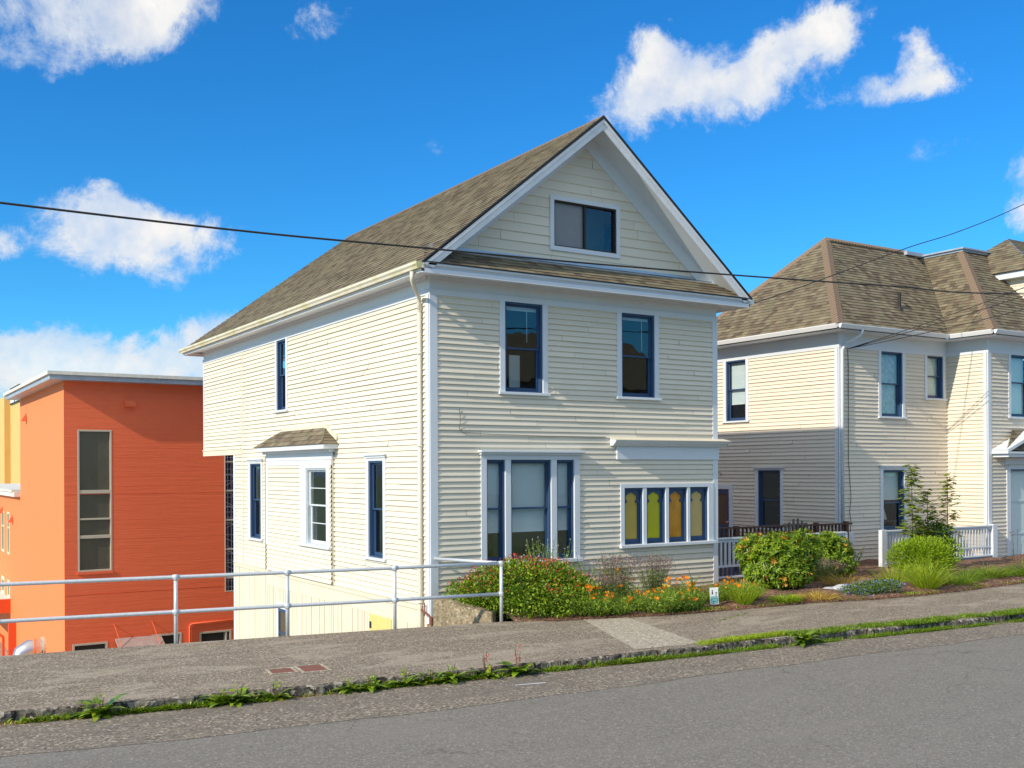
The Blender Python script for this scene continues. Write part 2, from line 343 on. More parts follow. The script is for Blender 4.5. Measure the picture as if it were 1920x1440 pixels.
# ---------------------------------------------------------------- mesh helpers
OFF = {}
def tag(o, label=None, cat=None, group=None, kind=None):
    if label: o['label'] = label
    if cat: o['category'] = cat
    if group: o['group'] = group
    if kind: o['kind'] = kind
    return o
def thing(name, loc, label, cat, group=None):
    o = bpy.data.objects.new(name, None); C.objects.link(o); o.location = loc; OFF[o.name] = V3(loc)
    o.empty_display_size = .2
    return tag(o, label, cat, group)
def link_mesh(name, me, mat, parent):
    o = bpy.data.objects.new(name, me); C.objects.link(o)
    mats = mat if isinstance(mat, (list, tuple)) else [mat]
    for m_ in mats: me.materials.append(M[m_] if isinstance(m_, str) else m_)
    if parent is not None:
        o.parent = parent; OFF[o.name] = OFF.get(parent.name, V3((0, 0, 0)))
    return o
class MB:
    def __init__(s): s.v = []; s.f = []; s.uv = []; s.mi = []; s.hasuv = False
    def quad(s, pts, uv=None, mi=0):
        k = len(s.v); s.v += [tuple(p) for p in pts]; s.f.append(tuple(range(k, k + len(pts)))); s.mi.append(mi)
        if uv: s.hasuv = True; s.uv += list(uv)
        else: s.uv += [(0, 0)] * len(pts)
    def hull8(s, c, mi=0):
        k = len(s.v); s.v += [tuple(p) for p in c]
        for f in ((0, 3, 2, 1), (4, 5, 6, 7), (0, 1, 5, 4), (1, 2, 6, 5), (2, 3, 7, 6), (3, 0, 4, 7)):
            s.f.append(tuple(k + i for i in f)); s.mi.append(mi); s.uv += [(0, 0)] * 4
    def box(s, a, b, mi=0):
        x0, y0, z0 = [min(p, q) for p, q in zip(a, b)]; x1, y1, z1 = [max(p, q) for p, q in zip(a, b)]
        s.hull8([(x0, y0, z0), (x1, y0, z0), (x1, y1, z0), (x0, y1, z0), (x0, y0, z1), (x1, y0, z1), (x1, y1, z1), (x0, y1, z1)], mi)
    def fbox(s, F, u0, u1, v0, v1, n0, n1, mi=0):
        O, U, Vv, N = F
        s.hull8([O + U * u + Vv * v + N * n for (u, v, n) in ((u0, v0, n0), (u1, v0, n0), (u1, v1, n0), (u0, v1, n0), (u0, v0, n1), (u1, v0, n1), (u1, v1, n1), (u0, v1, n1))], mi)
    def bar(s, a, b, wd, hg, upv=(0, 0, 1), mi=0):
        a = V3(a); b = V3(b); d = (b - a).normalized(); sd = d.cross(V3(upv))
        if sd.length < 1e-4: sd = d.cross(V3((1, 0, 0)))
        sd.normalize(); u = sd.cross(d).normalized(); sd = sd * wd / 2; u = u * hg / 2
        s.hull8([a - sd - u, a + sd - u, a + sd + u, a - sd + u, b - sd - u, b + sd - u, b + sd + u, b - sd + u], mi)
    def tube(s, pts, r, seg=10, cap=True, mi=0):
        pts = [V3(p) for p in pts]; n = len(pts); k0 = len(s.v)
        rr = r if isinstance(r, (list, tuple)) else [r] * n
        pu = None
        for i, p in enumerate(pts):
            d = (pts[min(i + 1, n - 1)] - pts[max(i - 1, 0)]).normalized()
            if pu is None: pu = d.orthogonal().normalized()
            u = (pu - d * pu.dot(d)).normalized(); pu = u; v = d.cross(u)
            for j in range(seg):
                a = 2 * PI * j / seg; s.v.append(tuple(p + (u * math.cos(a) + v * math.sin(a)) * rr[i]))
        for i in range(n - 1):
            for j in range(seg):
                a = k0 + i * seg + j; b = k0 + i * seg + (j + 1) % seg
                s.f.append((a, b, b + seg, a + seg)); s.mi.append(mi); s.uv += [(0, 0)] * 4
        if cap:
            s.f.append(tuple(k0 + j for j in reversed(range(seg)))); s.mi.append(mi); s.uv += [(0, 0)] * seg
            s.f.append(tuple(k0 + (n - 1) * seg + j for j in range(seg))); s.mi.append(mi); s.uv += [(0, 0)] * seg
    def prism(s, poly, z0, z1, mi=0):
        k = len(s.v); n = len(poly)
        s.v += [(p[0], p[1], z0) for p in poly] + [(p[0], p[1], z1) for p in poly]
        s.f.append(tuple(k + i for i in reversed(range(n)))); s.mi.append(mi); s.uv += [(0, 0)] * n
        s.f.append(tuple(k + n + i for i in range(n))); s.mi.append(mi); s.uv += [(0, 0)] * n
        for i in range(n):
            j = (i + 1) % n; s.f.append((k + i, k + j, k + n + j, k + n + i)); s.mi.append(mi); s.uv += [(0, 0)] * 4
    def extr(s, poly, d, mi=0):   # 3D polygon extruded by vector d
        k = len(s.v); n = len(poly); d = V3(d)
        s.v += [tuple(p) for p in poly] + [tuple(V3(p) + d) for p in poly]
        s.f.append(tuple(k + i for i in reversed(range(n)))); s.mi.append(mi); s.uv += [(0, 0)] * n
        s.f.append(tuple(k + n + i for i in range(n))); s.mi.append(mi); s.uv += [(0, 0)] * n
        for i in range(n):
            j = (i + 1) % n; s.f.append((k + i, k + j, k + n + j, k + n + i)); s.mi.append(mi); s.uv += [(0, 0)] * 4
    def build(s, name, mat, parent=None, smooth=False, bevel=0):
        off = OFF.get(parent.name, V3((0, 0, 0))) if parent is not None else V3((0, 0, 0))
        me = bpy.data.meshes.new(name)
        me.from_pydata([(x - off.x, y - off.y, z - off.z) for x, y, z in s.v], [], s.f)
        if s.hasuv:
            ul = me.uv_layers.new(name='UVMap'); ul.data.foreach_set('uv', np.array(s.uv, dtype=np.float32).ravel())
        o = link_mesh(name, me, mat, parent)
        if isinstance(mat, (list, tuple)): me.polygons.foreach_set('material_index', np.array(s.mi, dtype=np.int32))
        if smooth: me.polygons.foreach_set('use_smooth', np.ones(len(me.polygons), dtype=bool))
        me.update()
        if bevel:
            bm_ = o.modifiers.new('bevel', 'BEVEL'); bm_.width = bevel; bm_.segments = 1; bm_.limit_method = 'ANGLE'
        return o

def clip(poly, ax, val, keep_ge):
    out = []
    for i in range(len(poly)):
        a = poly[i]; b = poly[(i + 1) % len(poly)]
        ia = (a[ax] >= val) if keep_ge else (a[ax] <= val); ib = (b[ax] >= val) if keep_ge else (b[ax] <= val)
        if ia: out.append(a)
        if ia != ib:
            t = (val - a[ax]) / (b[ax] - a[ax]); out.append((a[0] + (b[0] - a[0]) * t, a[1] + (b[1] - a[1]) * t))
    return out
def rows(mb, F, poly, pitch, lip, holes=(), joints=0, v_start=None, jit=0.0, wob=None):
    """overlapping courses (clapboards, shingles) filling a convex polygon in (u,v), with rectangular holes"""
    O, U, Vv, N = F
    vmin = min(p[1] for p in poly); vmax = max(p[1] for p in poly)
    v = vmin if v_start is None else v_start
    umin = min(p[0] for p in poly); umax = max(p[0] for p in poly)
    while v < vmax - 1e-4:
        va, vb = max(v, vmin), min(v + pitch, vmax)
        brk = sorted({va, vb} | {h for hh in holes for h in (hh[2], hh[3]) if va < h < vb})
        js = [umin - 1]; 
        if joints:
            x = umin + R_.uniform(.5, joints)
            while x < umax - .4: js.append(x); x += R_.uniform(.6, 1.4) * joints
        js.append(umax + 1)
        lips = [lip * (1 + R_.uniform(-jit, jit)) for _ in js]
        dvs = [R_.uniform(-jit, jit) * .006 for _ in js]
        for a, b in zip(brk[:-1], brk[1:]):
            if b - a < 1e-4: continue
            mid = (a + b) / 2
            blocked = sorted([(h[0], h[1]) for h in holes if h[2] < mid < h[3]])
            spans = []; cur = umin - 1
            for (h0, h1) in blocked: spans.append((cur, h0)); cur = max(cur, h1)
            spans.append((cur, umax + 1))
            for (s0, s1) in spans:
                for ji in range(len(js) - 1):
                    t0, t1 = max(s0, js[ji] + .002), min(s1, js[ji + 1] - .002)
                    if t1 - t0 < 1e-3: continue
                    pl = clip(clip(clip(clip(poly, 1, a, True), 1, b, False), 0, t0, True), 0, t1, False)
                    if len(pl) < 3: continue
                    L = lips[ji]; dv = dvs[ji] if a == va and v > vmin + .01 and not blocked else 0
                    P = []
                    for (pu, pv) in pl:
                        n = L * (1 - (pv - v) / pitch) if lip else 0
                        ww = wob(pu) if wob else 0
                        P.append(O + U * pu + Vv * (pv + (dv if abs(pv - a) < 1e-6 else 0) + ww) + N * n)
                    mb.quad(P, [(p[0], p[1]) for p in pl])
                    if lip and a == va:
                        bt = sorted([p for p in pl if abs(p[1] - a) < 1e-6])
                        if len(bt) >= 2:
                            p0, p1 = bt[0], bt[-1]; n0 = L * (1 - (a - v) / pitch)
                            w0 = wob(p0[0]) if wob else 0; w1 = wob(p1[0]) if wob else 0
                            q = [O + U * p0[0] + Vv * (a + dv + w0) - N * .004, O + U * p1[0] + Vv * (a + dv + w1) - N * .004,
                                 O + U * p1[0] + Vv * (a + dv + w1) + N * n0, O + U * p0[0] + Vv * (a + dv + w0) + N * n0]
                            mb.quad(q, [(p0[0], a - .002), (p1[0], a - .002), (p1[0], a - .001), (p0[0], a - .001)])
        v += pitch
X, Y, Z = V3((1, 0, 0)), V3((0, 1, 0)), V3((0, 0, 1))
def rect(u0, u1, v0, v1): return [(u0, v0), (u1, v0), (u1, v1), (u0, v1)]
def roofplane(mb, pts, udir, thick=0, pitch=.145, lip=.017):
    """pts: 3D convex polygon on the plane; udir horizontal along the eave"""
    U = V3(udir).normalized(); p0 = V3(pts[0]); nrm = None
    for i in range(2, len(pts)):
        nn = (V3(pts[1]) - p0).cross(V3(pts[i]) - p0)
        if nn.length > 1e-4: nrm = nn.normalized(); break
    if nrm.z < 0: nrm = -nrm
    Vv = nrm.cross(U).normalized()
    if Vv.z < 0: Vv = -Vv
    zmin = min(pts, key=lambda p: p[2]); O = V3(zmin)
    pl = [((V3(p) - O).dot(U), (V3(p) - O).dot(Vv)) for p in pts]
    rows(mb, (O, U, Vv, nrm), pl, pitch, lip)

# ---------------------------------------------------------------- generic window
def window(house, F, u0, u1, v0, v1, cl=.12, cr=.12, ch=.10, cap=True, meet=None, blind=0.0, blindmat='shade', sashm='blue', framem='blue',
           name='window', sill=True, muntins=0, casingn=.04, jd=.13, back=None, label=None, casm='white', sst=.045, single=False):
    m = MB()
    if cl: m.fbox(F, u0 - cl, u0, v0, v1 + ch, -.01, casingn)
    if cr: m.fbox(F, u1, u1 + cr, v0, v1 + ch, -.01, casingn)
    if ch: m.fbox(F, u0, u1, v1, v1 + ch, -.01, casingn - .003)
    else: m.fbox(F, u0, u1, v1, v1 + .012, -.12, casingn - .006)
    wd = m.build(name, casm, house, bevel=.004)
    if label: wd['label'] = label
    if cap:
        c = MB(); c.fbox(F, u0 - cl - .05, u1 + cr + .05, v1 + ch, v1 + ch + .035, 0, .10); c.fbox(F, u0 - cl - .02, u1 + cr + .02, v1 + ch - .045, v1 + ch - .001, casingn, .065)
        c.build('head_cap', casm, wd, bevel=.004)
    if sill:
        c = MB(); c.fbox(F, u0 - cl - .035, u1 + cr + .035, v0 - .055, v0 - .001, -.10, .085); c.build('sill', casm, wd, bevel=.004)
    fr = MB(); t = .04
    fr.fbox(F, u0, u0 + t, v0, v1, -jd, .012); fr.fbox(F, u1 - t, u1, v0, v1, -jd, .012)
    fr.fbox(F, u0 + t, u1 - t, v1 - t, v1, -jd, .010); fr.fbox(F, u0 + t, u1 - t, v0, v0 + .03, -jd, .010)
    fr.build('frame', framem, wd, bevel=.003)
    a, b = u0 + t, u1 - t; lo, hi = v0 + .03, v1 - t
    if single:
        panes = [(lo, hi, -.06)]
    else:
        mv = meet if meet is not None else (v0 + v1) / 2
        panes = [(mv - .02, hi, -.05), (lo, mv + .02, -.09)]
    for (p, q, n) in panes:
        s = MB(); bt = .07 if p == lo else .035
        s.fbox(F, a, a + sst, p, q, n - .03, n); s.fbox(F, b - sst, b, p, q, n - .03, n)
        s.fbox(F, a + sst, b - sst, q - .04, q, n - .03, n - .001); s.fbox(F, a + sst, b - sst, p, p + bt, n - .03, n - .001)
        for k in range(muntins):
            vv = p + bt + (q - .04 - p - bt) * (k + 1) / (muntins + 1); s.fbox(F, a + sst, b - sst, vv - .011, vv + .011, n - .022, n - .002)
        s.build('sash', sashm, wd, bevel=.003)
        g = MB(); g.fbox(F, a + sst - .004, b - sst + .004, p + bt - .004, q - .036, n - .018, n - .014); g.build('pane', 'glass', wd)
    if blind > 0:
        g = MB(); vb = v1 - blind * (v1 - v0); g.fbox(F, a + .005, b - .005, vb, hi - .01, -.165, -.158)
        g.tube([F[0] + F[1] * (a + .005) + F[2] * vb - F[3] * .155, F[0] + F[1] * (b - .005) + F[2] * vb - F[3] * .155], .012, 8)
        g.build('blind', blindmat, wd)
    return wd

# ---------------------------------------------------------------- setting
def sheet(name, poly, z, mat):
    m = MB(); m.quad([(p[0], p[1], z) for p in poly]); o = m.build(name, mat); return tag(o, kind='structure')
# big land
sheet('ground', [(-3500, -3500), (3500, -3500), (3500, 3500), (-3500, 3500)], -6.3, 'land')
# sidewalk lines (street is turned a few degrees from the house fronts)
BK = [(-60, 5.6), (-7.6, -.75), (-5.1, -1.05), (-1.58, -1.62), (.45, -1.93), (1.3, -2.42), (2.4, -2.68), (3.3, -2.95), (5.0, -3.12), (7.3, -3.22), (8.2, -3.52), (10.0, -3.66), (11.6, -3.62), (14.09, -3.45), (26, -4.5), (70, -8.6)]
KB = [(-60, .6), (-8.04, -4.80), (-5.22, -5.22), (-1.08, -5.62), (3.69, -6.0), (9.08, -6.47), (26, -7.95), (70, -11.8)]
SM = [(-60, -1.2), (-8.2, -6.35), (-5.8, -6.72), (-2.82, -7.0), (1.5, -7.15), (7.69, -7.45), (26, -8.9), (70, -12.8)]
def lerp_line(L, x):
    for a, b in zip(L[:-1], L[1:]):
        if a[0] <= x <= b[0]: return a[1] + (b[1] - a[1]) * (x - a[0]) / (b[0] - a[0])
    return L[-1][1]
emb = MB()
xs = [-60, -7.6, -5.1, -1.58, .02]
poly = [(x, lerp_line(BK, x) - .02) for x in xs] + [(.02, 12.1), (7.5, 12.1), (7.5, 18), (13, 18), (13, 90), (120, 90), (120, -90), (-60, -90)]
emb.prism(poly, -6.4, -.16); tag(emb.build('embankment', 'concrete'), kind='structure')
rd = MB(); KX = [p[0] for p in KB]
rd.quad([(x, lerp_line(KB, x) + .02, -.13) for x in reversed(KX)] + [(-60, -60, -.13), (70, -60, -.13)])
tag(rd.build('road', 'asphalt'), kind='structure')
gs = MB(); xs = np.linspace(-30, 40, 141)
for a, b in zip(xs[:-1], xs[1:]):
    wa = .03 * math.sin(a * 2.1) + .02 * math.sin(a * 5.3); wb = .03 * math.sin(b * 2.1) + .02 * math.sin(b * 5.3)
    gs.quad([(a, lerp_line(SM, a) + wa, -.1262), (b, lerp_line(SM, b) + wb, -.1262), (b, lerp_line(KB, b) + .02, -.1262), (a, lerp_line(KB, a) + .02, -.1262)])
tag(gs.build('road_edge', 'asphalt_old'), kind='structure')
sw = MB(); kf = MB()
xs = np.linspace(-30, 40, 701)
wv = {}
for x in xs: wv[x] = .018 * math.sin(x * 3.1) + .012 * math.sin(x * 11.7) + R_.uniform(-.014, .014)
for a, b in zip(xs[:-1], xs[1:]):
    ka, kb = lerp_line(KB, a) + wv[a], lerp_line(KB, b) + wv[b]
    sw.quad([(a, ka + .03, 0), (b, kb + .03, 0), (b, lerp_line(BK, b), 0), (a, lerp_line(BK, a), 0)])
    sw.quad([(a, lerp_line(BK, a), 0), (b, lerp_line(BK, b), 0), (b, lerp_line(BK, b), -.5), (a, lerp_line(BK, a), -.5)])
    da, db = wv[a] * .8, wv[b] * .8
    kf.quad([(a, ka - .012 + da, -.2), (b, kb - .012 + db, -.2), (b, kb + .004 + da, -.022), (a, ka + .004 + da, -.022)])
    kf.quad([(a, ka + .004 + da, -.022), (b, kb + .004 + da, -.022), (b, kb + .03, 0), (a, ka + .03, 0)])
tag(sw.build('sidewalk', 'walk'), kind='structure'); tag(kf.build('kerb', 'kerb'), kind='structure')
# pale slab running across the sidewalk
def onlift(poly, z, name, mat): return sheet(name, poly, z, mat)
onlift([(1.75, -2.55), (2.60, -2.76), (1.75, -5.66), (.55, -5.52)], .004, 'path', 'slabpale')
# joints in the sidewalk
# garden bed
bed = MB(); gx = np.linspace(.6, 40, 120); gy = np.linspace(0, 1, 14)
def bedz(x, t): return .02 + .07 * math.sin(min(1, t * 4) * PI / 2) + .025 * math.sin(x * 2.3 + t * 7) + .02 * math.sin(x * 5.1 - t * 11)
def bedp(x, t):
    y0 = lerp_line(BK, x) - .01 - .10 * max(0, math.sin(x * 1.7)) * 0; y1 = 12 if x > 7.4 else .05
    y = y0 + (y1 - y0) * (t if x <= 7.4 else t * t); return (x, y, bedz(x, t) if t > 0 else .003)
for a, b in zip(gx[:-1], gx[1:]):
    for p, q in zip(gy[:-1], gy[1:]): bed.quad([bedp(a, p), bedp(b, p), bedp(b, q), bedp(a, q)])
tag(bed.build('garden_bed', 'mulch', smooth=True), kind='structure')
# lower yard to the left of the house
sheet('lower_yard', [(-60, 5.5), (-7.6, -.78), (0, -1.8), (0, 40), (-60, 60)], -5.6, 'lot')

# utility covers set in the walk
def cover(x, y, sx, sy, ang, label, mat='rust'):
    t = thing('utility_cover', (x, y, .002), label, 'utility cover', 'iron covers in the sidewalk')
    F = (V3((x, y, 0)), V3((math.cos(ang), math.sin(ang), 0)), V3((-math.sin(ang), math.cos(ang), 0)), Z)
    m = MB(); r = .035
    for (a, b, c, d) in ((-sx, sx, -sy, -sy + r), (-sx, sx, sy - r, sy), (-sx, -sx + r, -sy + r, sy - r), (sx - r, sx, -sy + r, sy - r)): m.fbox(F, a, b, c, d, .001, .014)
    m.build('rim', 'slabpale', t)
    m = MB(); m.fbox(F, -sx + r + .012, sx - r - .012, -sy + r + .012, sy - r - .012, .001, .009); m.build('lid', mat, t)
cover(-4.52, -4.22, .19, .20, -.12, 'small rusty square cover beside the larger one in the sidewalk')
cover(-4.10, -4.27, .20, .27, -.12, 'larger rusty red rectangular cover in the sidewalk')

# ================================================================ main house
H = thing('clapboard_house', (0, 0, 0), 'narrow two-storey cream clapboard house with steep front gable, beside the garden bed and railing', 'house')
FF = (V3((0, 0, 0)), X, Z, -Y)               # front, u=x v=z
FS = (V3((0, 0, 0)), -Y, Z, -X)              # side, u=-y
HW = 7.42; ZT = 6.12
P1 = .112; LIP = .031
wobs = lambda u: .018 * math.sin(u * .55) + .006 * math.sin(u * 1.9)
wf = lambda u: .010 * math.sin(u * .9 + 1)
holes = [(1.68, 2.595, 4.30, 6.12), (4.654, 5.577, 4.30, 6.12), (1.233, 3.375, .87, 2.93), (4.707, 7.142, 1.09, 2.32), (0, HW, ZT, 9)]
m = MB(); rows(m, FF, rect(.13, 7.31, .04, ZT), P1, LIP, holes, joints=4.2, jit=.18, wob=None)
m.build('front_wall', 'cream', H)
# side wall: main part z .1..6.12, y 0.2..11.45 ; rear jetty y 11.45..15.29 z>3.3
YR = 12.24
sh = [(-6.32, -5.0, .93, 2.80), (-10.75, -9.83, .87, 2.93), (-2.83, -2.10, .87, 2.93), (-8.55, -7.87, 4.30, 6.12)]
m = MB(); rows(m, FS, rect(-11.40, -.16, .10, ZT), P1, LIP, sh, joints=4.5, jit=.2)
rows(m, FS, rect(-YR, -11.46, .10, 3.30), P1, LIP, [], joints=0, jit=.2)
rows(m, FS, rect(-15.26, -11.48, 3.36, ZT), P1, LIP, [], joints=0, jit=.3)
m.build('side_wall', 'cream', H)
# hidden walls: right, rear, jetty rear
m = MB()
FR = (V3((HW, 0, 0)), Y, Z, X); FB = (V3((HW, 15.29, 0)), -X, Z, Y)
rows(m, FR, rect(.12, 15.29, 3.3, ZT), P1, LIP); rows(m, FR, rect(.12, YR, .0, 3.3), P1, LIP)
rows(m, FB, rect(0, HW, 3.3, ZT), P1, LIP)
m.quad([(0, YR, -6), (HW, YR, -6), (HW, YR, 3.3), (0, YR, 3.3)])
m.quad([(0, YR - .2, 3.27), (HW, YR - .2, 3.27), (HW, 15.27, 3.27), (0, 15.27, 3.27)])
m.build('rear_wall', 'cream', H)
# jetty trim
m = MB(); m.fbox(FS, -15.30, -11.46, 3.20, 3.36, -.02, .045); m.fbox(FS, -15.31, -11.5, 3.36, 3.385, 0, .065)
m.build('jetty_trim', 'cream_plain', H)
# basement wall below the skirt
m = MB()
u = -YR
wins = [(-8.50, -7.86)]
while u < -.22:
    wd = R_.choice([.10, .14, .14, .22, .22, .30]) if -9.7 < u < -2.9 else .45
    u2 = min(u + wd, -.22)
    top = .04
    m.fbox(FS, u + .009, u2 - .009, -5.6, top, -.03, .004 + R_.uniform(0, .006)); u = u2
m.fbox(FS, -YR, -.2, -5.6, .03, -.08, -.045)
m.build('basement_wall', 'cream_plain', H)
m = MB(); m.fbox(FS, -YR, -.17, -.02, .085, -.01, .035); m.fbox(FS, -YR, -.17, .085, .105, 0, .055)
m.fbox(FS, -9.5, -.17, -.34, -.335, 0, .012); m.fbox(FS, -9.5, -.17, -.33, -.03, 0, .010)
m.build('skirt_board', 'cream_plain', H)
m = MB(); m.fbox(FF, -.001, HW, -2, .035, -.3, -.02); m.build('foundation', 'concrete', H)
m = MB(); m.fbox(FF, .14, 7.3, -.02, .045, 0, .05); m.build('water_table', 'white', H, bevel=.004)
# hatch and basement window
m = MB(); m.fbox(FS, -2.83, -1.74, -1.5, -.36, 0, .02)
for k in range(1, 6): m.fbox(FS, -2.83 + k * .18, -2.826 + k * .18, -1.5, -.37, .02, .0225)
hd = m.build('hatch_door', m_paint('yellow_paint', (.75, .62, .22), .6, .03, .2), H)
m = MB(); m.fbox(FS, -2.80, -2.72, -.66, -.52, .02, .035); m.build('latch', 'black', hd)
m = MB(); m.fbox(FS, -8.62, -8.50, -2.2, -.70, 0, .035); m.fbox(FS, -7.86, -7.74, -2.2, -.70, 0, .035); m.fbox(FS, -8.50, -7.86, -.85, -.70, 0, .033)
bw = m.build('basement_window', 'white', H)
m = MB(); m.fbox(FS, -8.50, -8.42, -2.2, -.85, 0, .03); m.fbox(FS, -7.94, -7.86, -2.2, -.85, 0, .03); m.fbox(FS, -8.42, -7.94, -.93, -.85, 0, .028); m.fbox(FS, -8.42, -7.94, -1.5, -1.45, 0, .028)
m.build('frame', 'blue', bw)
m = MB(); m.fbox(FS, -8.42, -7.94, -2.2, -.93, 0, .012); m.build('pane', 'smoked', bw)
# corner boards
m = MB(); m.fbox(FF, -.03, .14, -.25, ZT, -.02, .032); m.build('corner_board', 'white', H, bevel=.004)
m = MB(); m.fbox(FS, -.155, -.0, -.25, ZT, -.02, .030); m.build('corner_board', 'white', H)
m = MB(); m.fbox(FF, 7.30, HW + .03, -.02, ZT, -.12, .032); m.build('corner_board', 'white', H, bevel=.004)
m = MB(); m.fbox(FS, -11.46, -11.38, .11, ZT, -.02, .03); m.build('corner_board', 'cream_plain', H)
m = MB(); m.fbox(FS, -YR - .03, -YR + .14, -5.6, 3.2, -.02, .028); m.build('corner_board', 'white', H)
m = MB(); m.fbox(FS, -15.31, -15.22, 3.38, ZT, -.02, .03); m.build('corner_board', 'white', H)
# frieze: lower band and tall board
m = MB()
m.fbox(FF, -.035, HW + .035, ZT, 6.225, -.02, .036); m.fbox(FF, -.02, HW + .02, 6.225, 6.48, -.02, .012); m.fbox(FF, -.04, HW + .04, 6.218, 6.238, .0, .05)
m.fbox(FF, -.06, HW + .06, 6.42, 6.48, .012, .07)
m.fbox(FS, -15.33, .0, ZT, 6.225, -.02, .033); m.fbox(FS, -15.31, .0, 6.225, 6.48, -.02, .014); m.fbox(FS, -15.33, .0, 6.218, 6.236, .014, .046)
m.fbox(FS, -15.33, -.05, 6.42, 6.48, .014, .07)
m.build('frieze', 'white', H, bevel=.003)
# ---- roof geometry
XL, XR, YF, YB = -.50, 7.92, -.65, 15.97
XM = 3.71; ZE = 6.60; ZR = 10.02; YH = 12.45
m = MB()
roofplane(m, [(XL, YF, ZE), (XL, YB, ZE), (XM, YH, ZR), (XM, YF, ZR)], (0, -1, 0))
roofplane(m, [(XR, YF, ZE), (XM, YF, ZR), (XM, YH, ZR), (XR, YB, ZE)], (0, 1, 0))
roofplane(m, [(XL, YB, ZE), (XR, YB, ZE), (XM, YH, ZR)], (-1, 0, 0))
rf = m.build('roof', 'shingle', H)
# ridge cap
m = MB()
y = YF
while y < YH:
    m.extr([(XM - .13, y, ZR - .085), (XM, y, ZR + .03), (XM + .13, y, ZR - .085), (XM, y, ZR + .015)], (0, .2, -.012)); y += .15
m.build('ridge_cap', 'hipcap', rf)
# pent roof across the foot of the gable
m = MB(); roofplane(m, [(XL + .02, YF, ZE), (XR - .02, YF, ZE), (7.55, -.02, 7.02), (-.13, -.02, 7.02)], (1, 0, 0), pitch=.145, lip=.014)
m.build('pent_roof', 'shingle', H)
m = MB(); m.extr([(.0, -.012, 7.0), (0, -.10, 6.965), (0, -.10, 6.975), (0, -.020, 7.02), (0, -.020, 7.09), (0, -.012, 7.09)], (HW, 0, 0)); m.build('flashing', 'lead', H)
m = MB(); m.bar((XL + .02, YF - .012, ZE + .002), (XR - .02, YF - .012, ZE + .002), .03, .018); m.build('drip_edge', 'black', H)
# cornice (front) : crown, fascia, soffit
def profile_x(mb, x0, x1, prof):     # prof in (y,z)
    mb.extr([(x0, p[0], p[1]) for p in prof], (x1 - x0, 0, 0))
m = MB()
profile_x(m, XL + .02, XR - .02, [(YF + .0, ZE - .012), (YF + .0, ZE - .05), (YF + .045, ZE - .075), (YF + .07, ZE - .11), (YF + .07, ZE - .115), (YF + .02, ZE - .115), (YF + .02, ZE - .20), (YF + .06, ZE - .20), (YF + .12, ZE - .02)])
m.build('cornice', 'white', H, bevel=.002)
m = MB(); m.quad([(XL + .02, YF + .06, 6.425), (XR - .02, YF + .06, 6.425), (XR - .02, .0, 6.482), (XL + .02, .0, 6.482)])
m.quad([(XL + .04, YF + .1, 6.43), (XL + .04, YB - .05, 6.43), (0, YB - .05, 6.482), (0, YF + .1, 6.482)])
m.quad([(XR - .04, YF + .1, 6.43), (XR - .04, YB - .05, 6.43), (HW, YB - .05, 6.482), (HW, YF + .1, 6.482)])
m.quad([(XL + .04, 15.2, 6.433), (XR - .04, 15.2, 6.433), (XR - .04, YB - .03, 6.433), (XL + .04, YB - .03, 6.433)])
m.build('soffit', 'white', H)
# side fascias
m = MB()
m.box((XL + .02, YF + .02, 6.42), (XL + .05, YB - .02, ZE - .02)); m.box((XR - .05, YF + .02, 6.42), (XR - .02, YB - .02, ZE - .02)); m.box((XL + .05, YB - .05, 6.42), (XR - .05, YB - .02, ZE - .02))
m.build('fascia', 'white', H)
# gutters : open half-round-ish K profile on both side eaves
def gutter(x, s, y0, y1, mat, parent, z=ZE):
    m = MB(); w_ = .12
    pr = [(0, 0), (-s * .01, -.10), (s * -.085, -.115), (s * -.10, -.075), (s * -.135, -.04), (s * -.14, .006), (s * -.128, .006), (s * -.122, -.035), (s * -.09, -.07), (s * -.078, -.103), (s * -.015, -.09), (s * -.012, 0)]
    m.extr([(x + p[0], y0, z + p[1]) for p in pr], (0, y1 - y0, 0))
    for yy in (y0, y1): m.box((x, yy - .003, z - .11), (x - s * .13, yy + .003, z + .0))
    return m.build('gutter', mat, parent)
gutter(XL + .02, 1, YF + .03, YB, m_paint('mossy_gutter', (.74, .71, .58), .5, .0, 1.3, (.50, .45, .03), 1.6), H, ZE - .005)
gutter(XR - .02, -1, YF + .03, YB, 'gutter', H, ZE - .005)
